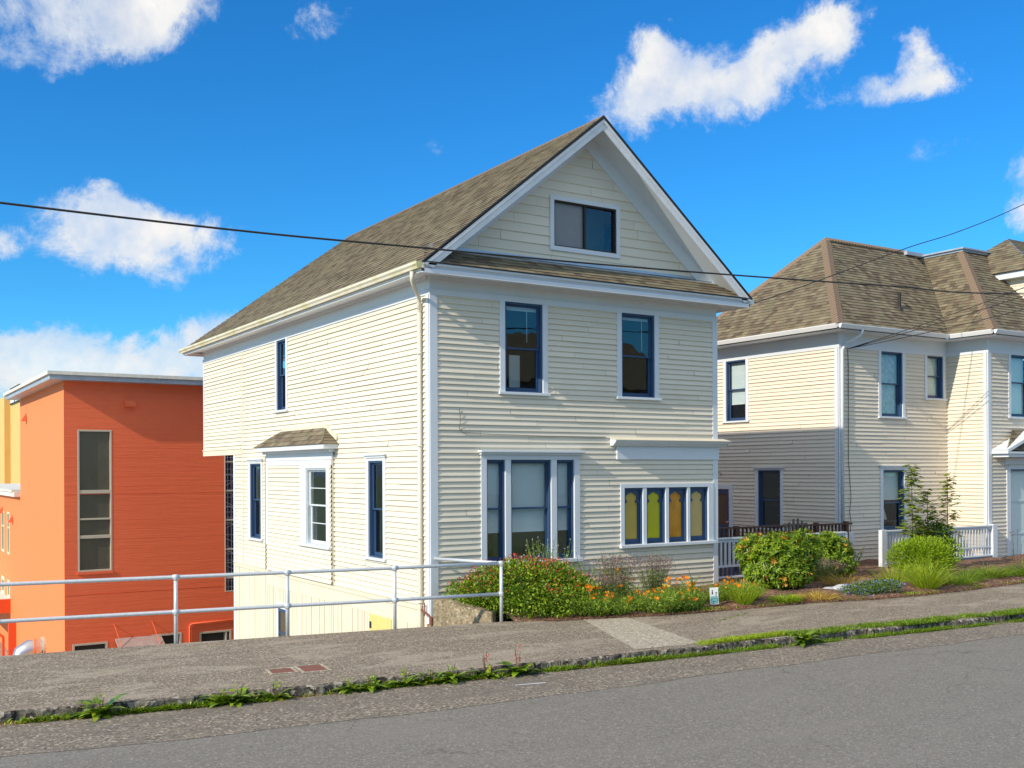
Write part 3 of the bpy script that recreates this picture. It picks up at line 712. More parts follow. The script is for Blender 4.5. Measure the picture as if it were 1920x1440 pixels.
# rakes: black shingle edge, white rake board, soffit under the overhang, gable frieze boards
th = math.atan2(ZR - ZE, XM - XL)
for s, xe in ((1, XL), (-1, XR)):
    pe = V3((xe, 0, ZE)); pm = V3((XM, 0, ZR)); d = (pm - pe).normalized(); nn = V3((-d.z * s, 0, d.x * s)); nn = nn if nn.z > 0 else -nn
    m = MB()
    q = [pe, pm, pm - V3((0, 0, .055 / math.cos(th))), pe - nn * .0 - V3((0, 0, .035))]
    m.extr([V3((p.x, YF - .03, p.z + .014)) for p in q], (0, .05, 0)); m.build('roof_edge', 'black', H)
    m = MB(); dz = V3((0, 0, 1 / math.cos(th)))
    a0, a1 = pe + d * .02, pm
    q = [a0 - dz * .045, a1 - dz * .045, a1 - dz * .215, a0 + d * .26 - dz * .215]
    m.extr([V3((p.x, YF, p.z)) for p in q], (0, .03, 0))
    q2 = [a0 - dz * .045, a1 - dz * .045, a1 - dz * .10, a0 + d * .08 - dz * .10]
    m.extr([V3((p.x, YF - .022, p.z)) for p in q2], (0, .022, 0))
    m.build('rake_board', m_paint('peeling_white', (.74, .76, .79), .6, .02, .55, (.40, .38, .35), 2.5), H)
    m = MB(); q = [a0 - dz * .07, a1 - dz * .07, a1 - dz * .10, a0 - dz * .10]
    m.extr([V3((p.x, YF + .03, p.z)) for p in q], (0, .70, 0)); m.build('rake_soffit', 'white', H)
    m = MB(); b0 = pe + d * .75
    q = [b0 - dz * .10, a1 - dz * .10, a1 - dz * .38, b0 - dz * .38]
    m.extr([V3((p.x, -.045, p.z)) for p in q], (0, .04, 0))
    m.build('gable_frieze', 'white', H)
# gable wall
gz = lambda x: ZE + (ZR - ZE) * (1 - abs(x - XM) / (XM - XL)) - .13
GH = [(2.90, 4.52, 7.38, 8.32)]
m = MB(); tri = [(.15, 6.98), (7.27, 6.98), (XM, gz(XM) + .02)]
tri = [(XM - (gz(XM) - 6.98) / (ZR - ZE) * (XM - XL), 6.98), (XM + (gz(XM) - 6.98) / (ZR - ZE) * (XM - XL), 6.98), (XM, gz(XM))]
rows(m, FF, tri, .195, .02, GH, joints=2.8, jit=.25); m.build('gable_wall', 'cream', H)
# floors / inside
m = MB()
for z in (.35, 3.35): m.quad([(.1, .35, z), (HW - .1, .35, z), (HW - .1, YR - .1, z), (.1, YR - .1, z)])
m.quad([(.1, .15, 6.5), (HW - .1, .15, 6.5), (HW - .1, 15, 6.5), (.1, 15, 6.5)])
m.quad([(.12, 3.9, .3), (HW - .12, 3.9, .3), (HW - .12, 3.9, 6.5), (.12, 3.9, 6.5)]); m.quad([(3.9, .15, .3), (3.9, 12, .3), (3.9, 12, 6.5), (3.9, .15, 6.5)])
m.quad([(.08, .12, .3), (HW - .1, .12, .3), (HW - .1, .12, .85), (.08, .12, .85)])
for (x0_, x1_, a_, b_) in ((.1, HW - .1, .1, YR - .1),):
    pass
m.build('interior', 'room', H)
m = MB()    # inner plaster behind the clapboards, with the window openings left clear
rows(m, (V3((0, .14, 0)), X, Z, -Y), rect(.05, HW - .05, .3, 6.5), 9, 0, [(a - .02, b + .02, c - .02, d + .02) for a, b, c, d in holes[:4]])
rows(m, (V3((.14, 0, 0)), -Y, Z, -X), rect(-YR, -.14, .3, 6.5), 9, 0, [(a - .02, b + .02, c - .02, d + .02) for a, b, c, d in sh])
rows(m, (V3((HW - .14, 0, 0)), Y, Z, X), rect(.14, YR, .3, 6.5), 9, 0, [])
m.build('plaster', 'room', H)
# ---- windows of the front
w1 = window(H, FF, 1.68, 2.595, 4.30, 6.12, cl=.125, cr=.125, ch=0, cap=False, meet=5.20, blind=.07, blindmat='shade', label='upper left front window with a sliver of raised blind')
w2 = window(H, FF, 4.654, 5.577, 4.30, 6.12, cl=.125, cr=.125, ch=0, cap=False, meet=5.20, blind=.06, blindmat='shade', label='upper right front window with a sliver of raised blind')
for wd, x in ((w1, 2.33), (w2, 5.37)):
    m = MB(); m.tube([(x, .17, 6.05), (x + .002, .17, 5.35)], .006, 6); m.build('blind_cord', 'shade', wd)
m = MB(); m.box((2.14, .55, 4.45), (2.40, .58, 5.12)); m.build('reflection_panel', 'shade', w1)  # added pale panel standing in for a bright reflection in the glass
# triple window
def group_window(u_list, outer, v0, v1, ch, cap, sillz, name, label):
    m = MB(); prev = outer[0]
    for (a, b) in u_list:
        m.fbox(FF, prev, a, v0 - .005, v1 + .0, -.02, .045 if prev == outer[0] else .035); prev = b
    m.fbox(FF, prev, outer[1], v0 - .005, v1, -.02, .045)
    m.fbox(FF, outer[0], outer[1], v1, v1 + ch, -.02, .042)
    wd = m.build(name, 'white', H, bevel=.004); wd['label'] = label
    if cap:
        c = MB(); c.fbox(FF, outer[0] - .06, outer[1] + .07, v1 + ch + .045, v1 + ch + .085, 0, .17); c.fbox(FF, outer[0] - .03, outer[1] + .03, v1 + ch, v1 + ch + .045, 0, .10); c.build('head_cap', 'white', wd, bevel=.004)
    c = MB(); c.fbox(FF, outer[0] - .03, outer[1] + .03, sillz, v0 - .006, -.10, .11); c.build('sill', 'white', wd, bevel=.004)
    return wd
bw_ = group_window([(1.233, 1.673), (1.809, 2.792), (2.934, 3.375)], (1.10, 3.515), .875, 2.93, .10, True, .80, 'window', 'large three-part ground floor window with half-drawn shades')
for (a, b) in ((1.233, 1.673), (1.809, 2.792), (2.934, 3.375)):
    fr = MB(); t = .035
    fr.fbox(FF, a, a + t, .875, 2.93, -.14, .0); fr.fbox(FF, b - t, b, .875, 2.93, -.14, .0); fr.fbox(FF, a + t, b - t, 2.89, 2.93, -.14, 0); fr.fbox(FF, a + t, b - t, .875, .90, -.14, 0)
    fr.build('frame', 'blue', bw_)
    for (p, q, n) in ((1.92, 2.89, -.055), (.90, 1.96, -.095)):
        s = MB(); c, d = a + t, b - t; bt = .075 if p < 1 else .035; st = .03
        s.fbox(FF, c, c + st, p, q, n - .03, n); s.fbox(FF, d - st, d, p, q, n - .03, n); s.fbox(FF, c + st, d - st, q - .035, q, n - .03, n - .001); s.fbox(FF, c + st, d - st, p, p + bt, n - .03, n - .001)
        s.build('sash', 'blue', bw_)
        g = MB(); g.fbox(FF, c + st - .004, d - st + .004, p + bt - .004, q - .03, n - .018, n - .014); g.build('pane', 'glass', bw_)
    g = MB(); g.fbox(FF, a + .04, b - .04, 1.46, 2.88, -.17, -.163); g.tube([(a + .04, .166, 1.46), (b - .04, .166, 1.46)], .014, 8); g.build('blind', 'shade', bw_)
m = MB(); m.quad([(.5, 1.6, .35), (3.85, 1.6, .35), (3.85, 1.6, 3.2), (.5, 1.6, 3.2)]); m.quad([(3.85, .2, .35), (3.85, 1.6, .35), (3.85, 1.6, 3.2), (3.85, .2, 3.2)]); m.quad([(.5, .2, .8), (3.85, .2, .8), (3.85, 1.6, .8), (.5, 1.6, .8)])
m.build('inner_wall', 'olive', H)
# stained glass window group
SG = [(4.707, 5.227), (5.332, 5.875), (5.968, 6.511), (6.599, 7.142)]
sg = group_window(SG, (4.60, 7.30), 1.09, 2.32, .09, False, 1.02, 'window', 'row of four small arched windows with ochre, lime, orange and tan glass')
for k, (a, b) in enumerate(SG):
    fr = MB(); t = .03
    fr.fbox(FF, a, a + t, 1.09, 2.32, -.14, .0); fr.fbox(FF, b - t, b, 1.09, 2.32, -.14, .0); fr.fbox(FF, a + t, b - t, 2.28, 2.32, -.14, 0); fr.fbox(FF, a + t, b - t, 1.09, 1.11, -.14, 0)
    fr.build('frame', 'blue', sg)
    # sash with ogee-headed opening: polygon ring
    c, d = a + t, b - t; lo, hi = 1.11, 2.28; cx = (c + d) / 2; hw_ = (d - c) / 2
    s = MB(); st = .055
    s.fbox(FF, c, c + st, lo, hi, -.09, -.05); s.fbox(FF, d - st, d, lo, hi, -.09, -.05); s.fbox(FF, c + st, d - st, lo, lo + .09, -.09, -.051)
    # scalloped head
    iw = hw_ - st; prof = []
    for sg1 in (-1, 1):
        half = [(1.0, 1.985), (.72, 2.0), (.66, 2.03), (.84, 2.06), (.92, 2.10), (.86, 2.15), (.66, 2.175), (.35, 2.20), (.12, 2.225), (0, 2.225), (0, hi), (1.0, hi)]
        s.extr([V3((cx + sg1 * q[0] * iw, .051, q[1])) for q in half], (0, .038, 0))
    s.build('sash', 'blue', sg)
    g = MB(); g.fbox(FF, c + st - .005, d - st + .005, lo + .085, hi, -.085, -.08); g.build('pane', 'amber%d' % (k + 1), sg)
# cornice above it
m = MB()
m.fbox(FF, 4.50, 7.46, 2.94, 3.235, -.02, .055)
cr_ = [(-.055, 3.235), (-.13, 3.235), (-.15, 3.265), (-.20, 3.29), (-.23, 3.335), (-.25, 3.34), (-.25, 3.355), (0, 3.405), (0, 3.235)]
m.extr([(4.33, p[0], p[1]) for p in cr_], (3.30, 0, 0))
m.build('window_cornice', 'white', H, bevel=.002)
m = MB(); m.extr([(4.31, -.262, 3.352), (4.31, -.262, 3.362), (4.31, 0, 3.42), (4.31, 0, 3.405)], (3.34, 0, 0)); m.build('cornice_capping', 'cream_plain', H)
# attic slider window in the gable
m = MB(); a, b, c, d = 2.79, 4.62, 7.28, 8.42
m.fbox(FF, a, b, d - .09, d, -.02, .045); m.fbox(FF, a, b, c, c + .09, -.02, .045); m.fbox(FF, a, a + .10, c + .09, d - .09, -.02, .045); m.fbox(FF, b - .10, b, c + .09, d - .09, -.02, .045)
aw = m.build('window', 'white', H, bevel=.004); aw['label'] = 'attic sliding window with dark frame high in the gable'
m = MB(); a, b, c, d = 2.89, 4.52, 7.37, 8.33; t = .03
m.fbox(FF, a, b, d - t, d, -.08, .02); m.fbox(FF, a, b, c, c + t, -.08, .02); m.fbox(FF, a, a + t, c + t, d - t, -.08, .02); m.fbox(FF, b - t, b, c + t, d - t, -.08, .02); m.fbox(FF, 3.68, 3.73, c + t, d - t, -.07, .0)
m.build('frame', 'black', aw)
m = MB(); m.fbox(FF, 2.92, 3.68, 7.40, 8.30, -.06, -.05); m.build('pane', m_tinted('screened_glass', (.20, .20, .20), (.28, .28, .28)), aw)
m = MB(); m.fbox(FF, 3.73, 4.49, 7.40, 8.30, -.05, -.045); m.build('pane', 'glass', aw)
m = MB(); m.quad([(2.5, .9, 6.6), (4.9, .9, 6.6), (4.9, .9, 9), (2.5, .9, 9)]); m.build('attic_partition', m_plain('attic_grey_green', (.22, .25, .19), .9), H)
# ---- side windows
window(H, FS, -10.75, -9.83, .87, 2.93, cl=.13, cr=.13, ch=.10, meet=1.93, blind=.999 * 0, label='narrow ground floor side window at the rear, left of the bay', jd=.13)
window(H, FS, -2.83, -2.10, .87, 2.93, cl=.13, cr=.13, ch=.11, meet=1.90, label='narrow ground floor side window nearest the front corner')
window(H, FS, -8.55, -7.87, 4.30, 6.12, cl=.10, cr=.12, ch=0, cap=False, meet=5.22, label='narrow upper side window above the bay')
m = MB(); m.quad([(.5, 1.9, .4), (.5, 3.1, .4), (.5, 3.1, 3.2), (.5, 1.9, 3.2)]); m.build('inner_curtain', m_plain('dull_teal_curtain', (.12, .19, .19), .8, 0, .5, 6), H)
# ---- bay on the side
BX = -.075
FBay = (V3((BX, 0, 0)), -Y, Z, -X)
by0, by1 = 9.2, 4.75        # rear / front edges of the bay
m = MB(); bh = [(-6.30, -5.02, .95, 2.78)]
rows(m, FBay, rect(-by0, -by1, .10, 2.86), P1, LIP, bh, joints=0, jit=.2)
FBr = (V3((BX, by1, 0)), X, Z, -Y); rows(m, FBr, rect(0, .13, .10, 3.1), P1, LIP)
FBl = (V3((0, by0, 0)), -X, Z, Y); rows(m, FBl, rect(0, .13, .10, 3.1), P1, LIP)
m.quad([(BX, by0, .1), (BX, by1, .1), (0, by1, .1), (0, by0, .1)])
bay = m.build('bay_wall', 'cream', H)
m = MB(); m.fbox(FBay, -by0 - .03, -by1 + .03, 2.86, 2.98, -.02, .03); m.fbox(FBay, -by0 - .03, -by1 + .03, 2.985, 3.16, -.02, .02)
m.fbox(FBay, -by0 - .02, -by0 + .16, .78, 2.86, -.02, .03)
m.fbox(FBay, -by0 - .08, -by1 + .08, 3.16, 3.24, -.1, .10)
m.build('bay_trim', 'white', bay, bevel=.004)
# bay eave box and hip roof
ex = BX - .30; ya, yb = by0 + .08, by1 - .25; ze = 3.34
m = MB(); m.box((ex, yb, ze - .11), (0, ya, ze - .0)); m.build('bay_fascia', 'white', bay)
m = MB(); zt = ze + .42
roofplane(m, [(ex - .03, ya + .03, ze), (ex - .03, yb - .03, ze), (-.01, yb + .75, zt), (-.01, ya - 1.1, zt)], (0, -1, 0), lip=.013)
roofplane(m, [(ex - .03, yb - .03, ze), (-.01, yb - .03, ze), (-.01, yb + .75, zt)], (1, 0, 0), lip=.013)
roofplane(m, [(ex - .03, ya + .03, ze), (-.01, ya + .03, ze), (-.01, ya - 1.1, zt)], (-1, 0, 0), lip=.013)
m.quad([(ex - .03, ya + .03, ze), (ex - .03, yb - .03, ze), (0, yb - .03, ze), (0, ya + .03, ze)])
m.build('bay_roof', 'shingle', bay)
m = MB(); m.bar((-.02, ya - 1.1, zt + .03), (-.02, yb + .75, zt + .03), .03, .10); m.bar((-.03, yb + .75, zt + .03), (-.03, yb + .02, ze + .13), .04, .10)
m.build('roof_flashing', 'cream_plain', bay)
window(bay, FBay, -6.30, -5.02, .95, 2.78, cl=.40, cr=.22, ch=.08, cap=False, meet=1.90, muntins=1, sashm='white', framem='galv', name='window', label='white multi-pane bay window with a lime-green post behind the glass')
m = MB(); m.box((.30, 5.55, .4), (.38, 5.85, 3.1)); m.build('lime_post', m_plain('lime_paint', (.45, .55, .10), .6), H)
# downspout at the front left corner
ds = MB()
ds.tube([(XL - .04, -.30, 6.46), (XL - .03, -.28, 6.30), (XL + .10, -.12, 6.20), (-.12, .25, 6.10), (-.085, .30, 5.98), (-.085, .30, 5.8)], .042, 10)
ds.tube([(-.085, .30, 5.85), (-.085, .30, 1.0), (-.083, .305, -.2), (-.07, .30, -1.2)], .042, 10)
for z in (5.0, 3.2, 1.4, .15): ds.tube([(-.085, .30, z - .02), (-.085, .30, z + .02)], .052, 10)
ds.build('downspout', m_paint('cream_pipe', (.72, .67, .55), .5, 0, .35), H, smooth=True)
# small old pipes / bracket near the foot of the corner
m = MB(); m.tube([(-.08, .30, .02), (-.10, .05, -.03), (-.06, -.10, -.12), (-.05, -.12, -.6)], .02, 8); m.tube([(-.09, .12, .16), (-.09, .12, -.1)], .012, 6); m.box((-.08, -.15, -.25), (.0, -.05, -.10))
m.build('pipe_bracket', 'rust', H)
# thin conduit and loose wire on the front
m = MB(); m.tube([(.62, -.03, 3.93), (.64, -.045, 3.72), (.61, -.04, 3.55), (.68, -.04, 3.46), (1.3, -.035, 3.44), (2.6, -.035, 3.42), (4.2, -.035, 3.42)], .006, 6)
m.build('loose_wire', 'greywood', H)
m = MB(); m.tube([(7.44, .2, 2.62), (7.52, .05, 2.66), (7.58, .0, 2.62), (7.56, -.02, 2.56)], .008, 6); m.build('hook', 'black', H)

# ================================================================ neighbouring house
NX, NY = 14.0, 2.03; WX, WY = 18.87, .68; NZ = 6.12
N_ = thing('neighbour_house', (14, 2, 0), 'wide beige two-storey clapboard house with brown hip roof behind the shrubs', 'house')
FNF = (V3((0, NY, 0)), X, Z, -Y); FNS = (V3((NX, 0, 0)), -Y, Z, -X); FWS = (V3((WX, 0, 0)), -Y, Z, -X); FWF = (V3((0, WY, 0)), X, Z, -Y)
nfh = [(15.77, 16.72, 4.23, 6.12), (17.87, 18.63, 4.83, 6.10), (15.84, 16.78, .93, 2.68)]
nsh = [(-6.49, -5.63, 4.23, 6.12), (-5.13, -4.22, .93, 2.68), (-8.2, -6.38, .0, 2.09)]
nwh = [(19.98, 20.95, 4.26, 6.12), (19.93, 21.6, -.05, 2.68)]
m = MB(); rows(m, FNF, rect(NX + .14, WX, .1, NZ), P1, LIP, nfh, joints=3, jit=.2); rows(m, FWF, rect(WX + .12, 26, .0, NZ), P1, LIP, nwh, joints=3, jit=.2); m.build('front_wall', 'beige', N_)
m = MB(); rows(m, FNS, rect(-12, -NY - .13, .1, NZ), P1, LIP, nsh, joints=3, jit=.2); m.build('side_wall', 'beige', N_); m = MB(); rows(m, FWS, rect(-NY, -WY - .12, .0, NZ), P1, LIP, [], jit=.2); m.build('wing_side_wall', 'beige', N_)
m = MB(); m.quad([(NX, 12, 0), (26, 12, 0), (26, 12, NZ), (NX, 12, NZ)]); m.quad([(26, WY, 0), (26, 12, 0), (26, 12, NZ), (26, WY, NZ)]); m.build('rear_wall', 'beige', N_)
m = MB(); m.box((NX + .03, NY + .03, -.2), (WX + .1, NY + .3, .1)); m.box((NX + .03, NY + .03, -.2), (NX + .3, 12, .1)); m.build('foundation', 'concrete', N_)
for nm, b0 in (('corner_board', [(FNF, NX - .03, NX + .14), (FNS, -NY - .14, -NY + .0)]), ('corner_board', [(FWF, WX - .03, WX + .13), (FWS, -WY - .13, -WY)])):
    m = MB()
    for (F, a, b) in b0: m.fbox(F, a, b, -.05, NZ, -.02, .032 if F in (FNF, FWF) else .030)
    m.build(nm, 'white', N_, bevel=.003)
m = MB()
for F, a, b in ((FNF, NX - .03, WX), (FWF, WX - .03, 26), (FNS, -12, -NY), (FWS, -NY, -WY)):
    e = .002 if F in (FNS, FWS) else 0
    m.fbox(F, a, b, NZ, 6.22, -.02, .036 - e); m.fbox(F, a, b, 6.22, 6.55, -.02, .014 - e)
m.build('frieze', 'white', N_)
# eaves
EX, EY, EWX, EWY, EZ = 13.42, 1.55, 18.27, .10, 6.70
m = MB()
def eavebox(a, b, z0, z1): m.box(a + (z0,), b + (z1,))
m.box((EX, EY, 6.55), (WX + .1, NY + .1, 6.58)); m.box((EX, NY + .1, 6.55), (NX + .1, 8.2, 6.578)); m.box((EWX, EWY, 6.55), (26, WY + .1, 6.58)); m.box((EWX, WY + .1, 6.55), (WX + .1, EY, 6.578))
m.build('soffit', 'white', N_)
m = MB(); gp = [(0, -.01), (-.02, -.10), (-.07, -.12), (-.10, -.06), (-.12, -.02), (-.12, 0)]
def fas(p, q, nrm):   # fascia with gutter along p->q ; nrm outward
    p = V3(p); q = V3(q); nv = V3(nrm); poly = [p + nv * t - Z * h for t, h in ((0, .0), (0, .14), (-.03, .14), (-.03, 0))]
    m.extr(poly, q - p); poly = [p + nv * (-g[0]) + Z * g[1] for g in gp]; m.extr(poly, q - p)
fas((EX, EY, EZ), (EWX - .12, EY, EZ), (0, -1, 0)); fas((EX, 8.2, EZ), (EX, EY, EZ), (-1, 0, 0)); fas((EWX, EWY, EZ), (26, EWY, EZ), (0, -1, 0)); fas((EWX, EY - .0, EZ), (EWX, EWY, EZ), (-1, 0, 0))
m.build('gutter', m_paint('white_gutter', (.80, .81, .82), .4, .0, .15), N_)
AX, AY, AZ = 16.75, 4.88, 10.03
m = MB(); TZ = 9.82; k = 1.0
DX, DY = 21.35, 3.20
roofplane(m, [(EX, EY, EZ), (EWX, EY, EZ), (20.95, 4.23, 9.38), (20.95, AY, AZ), (AX, AY, AZ)], (1, 0, 0))
roofplane(m, [(EX, EY, EZ), (AX, AY, AZ), (EX, 8.21, EZ)], (0, -1, 0))
roofplane(m, [(EX, 8.21, EZ), (AX, AY, AZ), (22, AY, AZ), (22, 8.21, EZ)], (-1, 0, 0))
roofplane(m, [(EWX, EY, EZ), (EWX, EWY, EZ), (DX, DY, TZ), (DX, 4.65, TZ)], (0, -1, 0))
roofplane(m, [(EWX, EWY, EZ), (26, EWY, EZ), (26, DY, TZ), (DX, DY, TZ)], (1, 0, 0))
nrf = m.build('roof', 'shingle', N_)
m = MB(); m.box((DX - .05, DY - .05, TZ), (26, 6.5, TZ + .07)); m.box((DX - .12, DY - .12, TZ + .07), (26, 6.6, TZ + .12)); m.box((20.4, 4.6, TZ + .05), (DX, 6.5, TZ + .17)); m.build('roof_deck', 'slab', nrf)
def hipcap(p, q, n):
    p = V3(p); q = V3(q); d = (q - p); L = d.length; d.normalize(); sd = d.cross(Z).normalized(); u = sd.cross(d).normalized(); m = MB()
    k = int(L / .13)
    for i in range(k):
        a = p + d * (i * L / k); b = p + d * min(L, (i + 1.25) * L / k); h = .045
        A = [a + u * .035 + Z * .022, a + sd * .16 - u * .115 * n + Z * .03, a + sd * .16 - u * .135 * n + Z * .0, a - sd * .16 - u * .135 * n, a - sd * .16 - u * .115 * n + Z * .03]
        B = [x + (b - a) - Z * .018 for x in A]
        kk = len(m.v); m.v += [tuple(x) for x in A + B]
        for f in ((0, 1, 6, 5), (4, 0, 5, 9), (1, 2, 7, 6), (3, 4, 9, 8), (0, 4, 3, 2, 1)): m.f.append(tuple(kk + i_ for i_ in f)); m.mi.append(0); m.uv += [(0, 0)] * len(f)
    return m.build('hip_cap', 'hipcap', nrf)
hipcap((EX, EY, EZ), (AX, AY, AZ), .75); hipcap((EWX, EWY, EZ), (DX, DY, TZ), .75); hipcap((EX, 8.21, EZ), (AX, AY, AZ), .75); hipcap((AX, AY, AZ), (21, AY, AZ), .75)
m = MB(); m.tube([(17.05, 2.35, 7.45), (17.05, 2.35, 7.98)], .05, 12); m.tube([(17.05, 2.35, 7.42), (17.05, 2.35, 7.56)], [.11, .055], 12); m.build('vent_pipe', 'black', nrf)
# dormer at the far right
m = MB(); rows(m, (V3((22.0, 0, 0)), -Y, Z, -X), rect(-4.2, -1.25, 7.4, 8.75), .112, .015); m.quad([(22.0, 1.25, 7.0), (26, 1.25, 7.0), (26, 1.25, 8.75), (22.0, 1.25, 8.75)])
dr = m.build('dormer', 'beige', nrf)
m = MB(); m.box((21.7, .95, 8.75), (26, 4.6, 8.95)); m.build('trim', 'white', dr)
m = MB(); roofplane(m, [(21.62, .87, 8.955), (26, .87, 8.955), (26, 2.9, 10.4), (23.4, 2.9, 10.4)], (1, 0, 0)); roofplane(m, [(21.62, .87, 8.955), (23.4, 2.9, 10.4), (21.62, 4.9, 8.955)], (0, -1, 0)); m.build('dormer_roof', 'shingle', dr)
# inside
m = MB()
for z in (.2, 3.3): m.quad([(NX + .1, NY + .3, z), (25.9, NY + .3, z), (25.9, 11.9, z), (NX + .1, 11.9, z)])
m.quad([(NX + .1, NY + 1.6, .1), (25.9, NY + 1.6, .1), (25.9, NY + 1.6, 6.5), (NX + .1, NY + 1.6, 6.5)]); m.quad([(NX + 1.3, NY + 1.6, .1), (NX + 1.3, 11.9, .1), (NX + 1.3, 11.9, 6.5), (NX + 1.3, NY + 1.6, 6.5)])
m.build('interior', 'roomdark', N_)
window(N_, FNF, 15.77, 16.72, 4.23, 6.12, cl=.12, cr=.12, ch=0, cap=False, meet=5.2, blind=.98, blindmat='curtain', label='upper front window with lace curtains')
window(N_, FNF, 17.87, 18.63, 4.83, 6.12, cl=.11, cr=.11, ch=0, cap=False, meet=5.5, blind=.97, blindmat='shadeaqua', label='small upper front window beside the inner corner')
nw = window(N_, FNF, 15.84, 16.78, .93, 2.68, cl=.13, cr=.13, ch=.10, meet=1.72, blind=.50, label='ground floor front window with a half-drawn shade and a lamp inside')
m = MB(); m.tube([(16.25, 2.45, 1.22), (16.25, 2.45, 1.55)], [.20, .11], 16, False); m.build('lamp_shade', 'lampshade', nw)
m = MB(); m.tube([(16.25, 2.45, .95), (16.25, 2.45, 1.3)], .025, 8); m.build('lamp_base', 'signwhite', nw)
window(N_, FNS, -6.49, -5.63, 4.23, 6.12, cl=.12, cr=.12, ch=0, cap=False, meet=5.22, blind=.72, blindmat='shade', label='upper side window with a white blind drawn most of the way')
window(N_, FNS, -5.13, -4.22, .93, 2.68, cl=.12, cr=.12, ch=.06, meet=1.78, label='dark ground floor side window above the brown deck rail')
window(N_, FWF, 19.98, 20.95, 4.26, 6.12, cl=.12, cr=.12, ch=0, cap=False, meet=5.3, blind=.95, blindmat='shade', label='upper window of the projecting wing')
# side door
m = MB(); m.fbox(FNS, -6.38, -6.20, 0, 2.23, -.01, .035); m.fbox(FNS, -8.2, -6.38, 2.09, 2.23, -.01, .033); m.build('door_casing', 'white', N_)
m = MB(); m.fbox(FNS, -7.3, -7.14, .1, 2.09, -.06, -.01); m.fbox(FNS, -6.53, -6.38, .1, 2.09, -.06, -.01); m.fbox(FNS, -7.14, -6.53, 1.94, 2.09, -.06, -.012); m.fbox(FNS, -7.14, -6.53, .1, .95, -.06, -.012); m.fbox(FNS, -8.2, -7.3, .1, 2.09, -.06, -.02)
dd = m.build('door', 'blue', N_)
m = MB(); m.fbox(FNS, -7.14, -6.53, .95, 1.94, -.045, -.04); m.build('pane', 'smoked', dd); m = MB(); m.tube([(NX - .06, 6.45, 1.05), (NX + .02, 6.45, 1.05)], .03, 10); m.build('handle', 'metal', dd)
# tall three-panel shaded opening in the wing with hood above
m = MB(); m.fbox(FWF, 19.74, 19.93, -.05, 2.78, -.01, .045); m.fbox(FWF, 19.93, 21.6, 2.68, 2.80, -.01, .043); m.fbox(FWF, 19.66, 21.7, 2.83, 3.02, 0, .07); m.build('porch_trim', 'white', N_)
m = MB(); m.fbox(FWF, 19.93, 19.98, -.05, 2.68, -.08, .0); m.fbox(FWF, 19.98, 21.6, 2.63, 2.68, -.08, 0); dw = m.build('tall_window', 'blue', N_)
m = MB()
for z0, z1 in ((-.05, .72), (.79, 1.70), (1.76, 2.63)):
    m.fbox(FWF, 19.98, 21.6, z0, z1, -.09, -.07)
m.build('pane', 'shadeaqua', dw)
m = MB()
for z0 in (.72, 1.70): m.fbox(FWF, 19.98, 21.6, z0, z0 + .065, -.09, -.045)
for z0, z1 in ((-.05, .66), (.85, 1.62), (1.80, 2.50)): m.fbox(FWF, 20.12, 21.6, z0, z1, -.07, -.066)
m.build('panel', m_plain('pale_mint_panel', (.66, .78, .76), .6, 0, .03), dw)
# porch hood : gabled little roof
m = MB(); A = V3((19.02, WY - .55, 3.16)); Pk = V3((21.4, WY - .55, 4.05)); m.bar(A + V3((0, .28, .06)), Pk + V3((0, .28, .06)), .56, .09); m.build('hood_rake', 'white', N_)
m = MB(); roofplane(m, [(19.0, WY - .50, 3.24), (23.0, WY - .50, 3.24), (21.8, WY - .02, 3.9), (20.0, WY - .02, 3.85)], (1, 0, 0)); m.build('hood_roof', 'shingle', N_)
m = MB(); m.box((19.1, WY - .5, 3.04), (23, WY - .0, 3.14)); m.box((19.0, WY - .55, 3.14), (23, WY, 3.20)); m.build('hood_cornice', 'white', N_)
# downspout & meter & conduit at the corner
m = MB(); m.tube([(14.35, EY - .05, 6.60), (14.35, EY + .0, 6.45), (14.16, NY - .12, 6.25), (14.05, NY - .075, 6.05), (14.05, NY - .075, 0.1)], .045, 10); m.build('downspout', 'white', N_, smooth=True)
m = MB(); m.fbox(FNF, 14.27, 14.50, .62, .92, 0, .10); m.build('meter_box', 'signwhite', N_, bevel=.01)
m = MB(); m.tube([(14.33, NY - .03, 6.15), (14.35, NY - .04, 5.6), (14.34, NY - .035, 3.0), (14.42, NY - .05, 1.9), (14.36, NY - .05, 1.5), (14.42, NY - .05, 1.2), (14.38, NY - .05, .92)], .010, 6)
for kk in range(9): z = 5.9 - kk * .14; m.tube([(14.33, NY - .04, z), (14.28, NY - .06, z + .04)], .006, 5)
m.build('service_cable', 'greywood', N_)

# ================================================================ red concrete building
RX, RY = -3.27, 20.75
Rb = thing('red_building', (RX, RY, -6), 'tall red concrete building with flat slab roof behind the railing', 'building')
FRF = (V3((0, RY, 0)), X, Z, -Y); FRS = (V3((RX, 0, 0)), -Y, Z, -X)
rh = [(-2.83, -1.70, -.75, 4.19), (2.29, 3.1, -1.77, 3.6), (-3.02, -1.86, -4.4, -3.23), (-.36, .70, -4.4, -3.13), (1.34, 2.53, -4.4, -3.18)]
m = MB(); rows(m, FRF, rect(RX, 12, -6.4, 5.86), 20, 0, rh); m.build('front_wall', 'red', Rb)
m = MB()
lwn = [(-36.35, -35.5, -1.1, .87), (-38.6, -37.5, -1.1, .87), (-36.35, -35.5, -3.1, -2.3), (-38.6, -37.5, -3.1, -2.3), (-41, -40, -1.1, .87)]
rows(m, FRS, rect(-31.75, -RY, -6.4, 5.86), 20, 0, []); rows(m, FRS, rect(-60, -31.75, -6.4, 1.85), 20, 0, lwn); m.build('side_wall', 'orange', Rb)
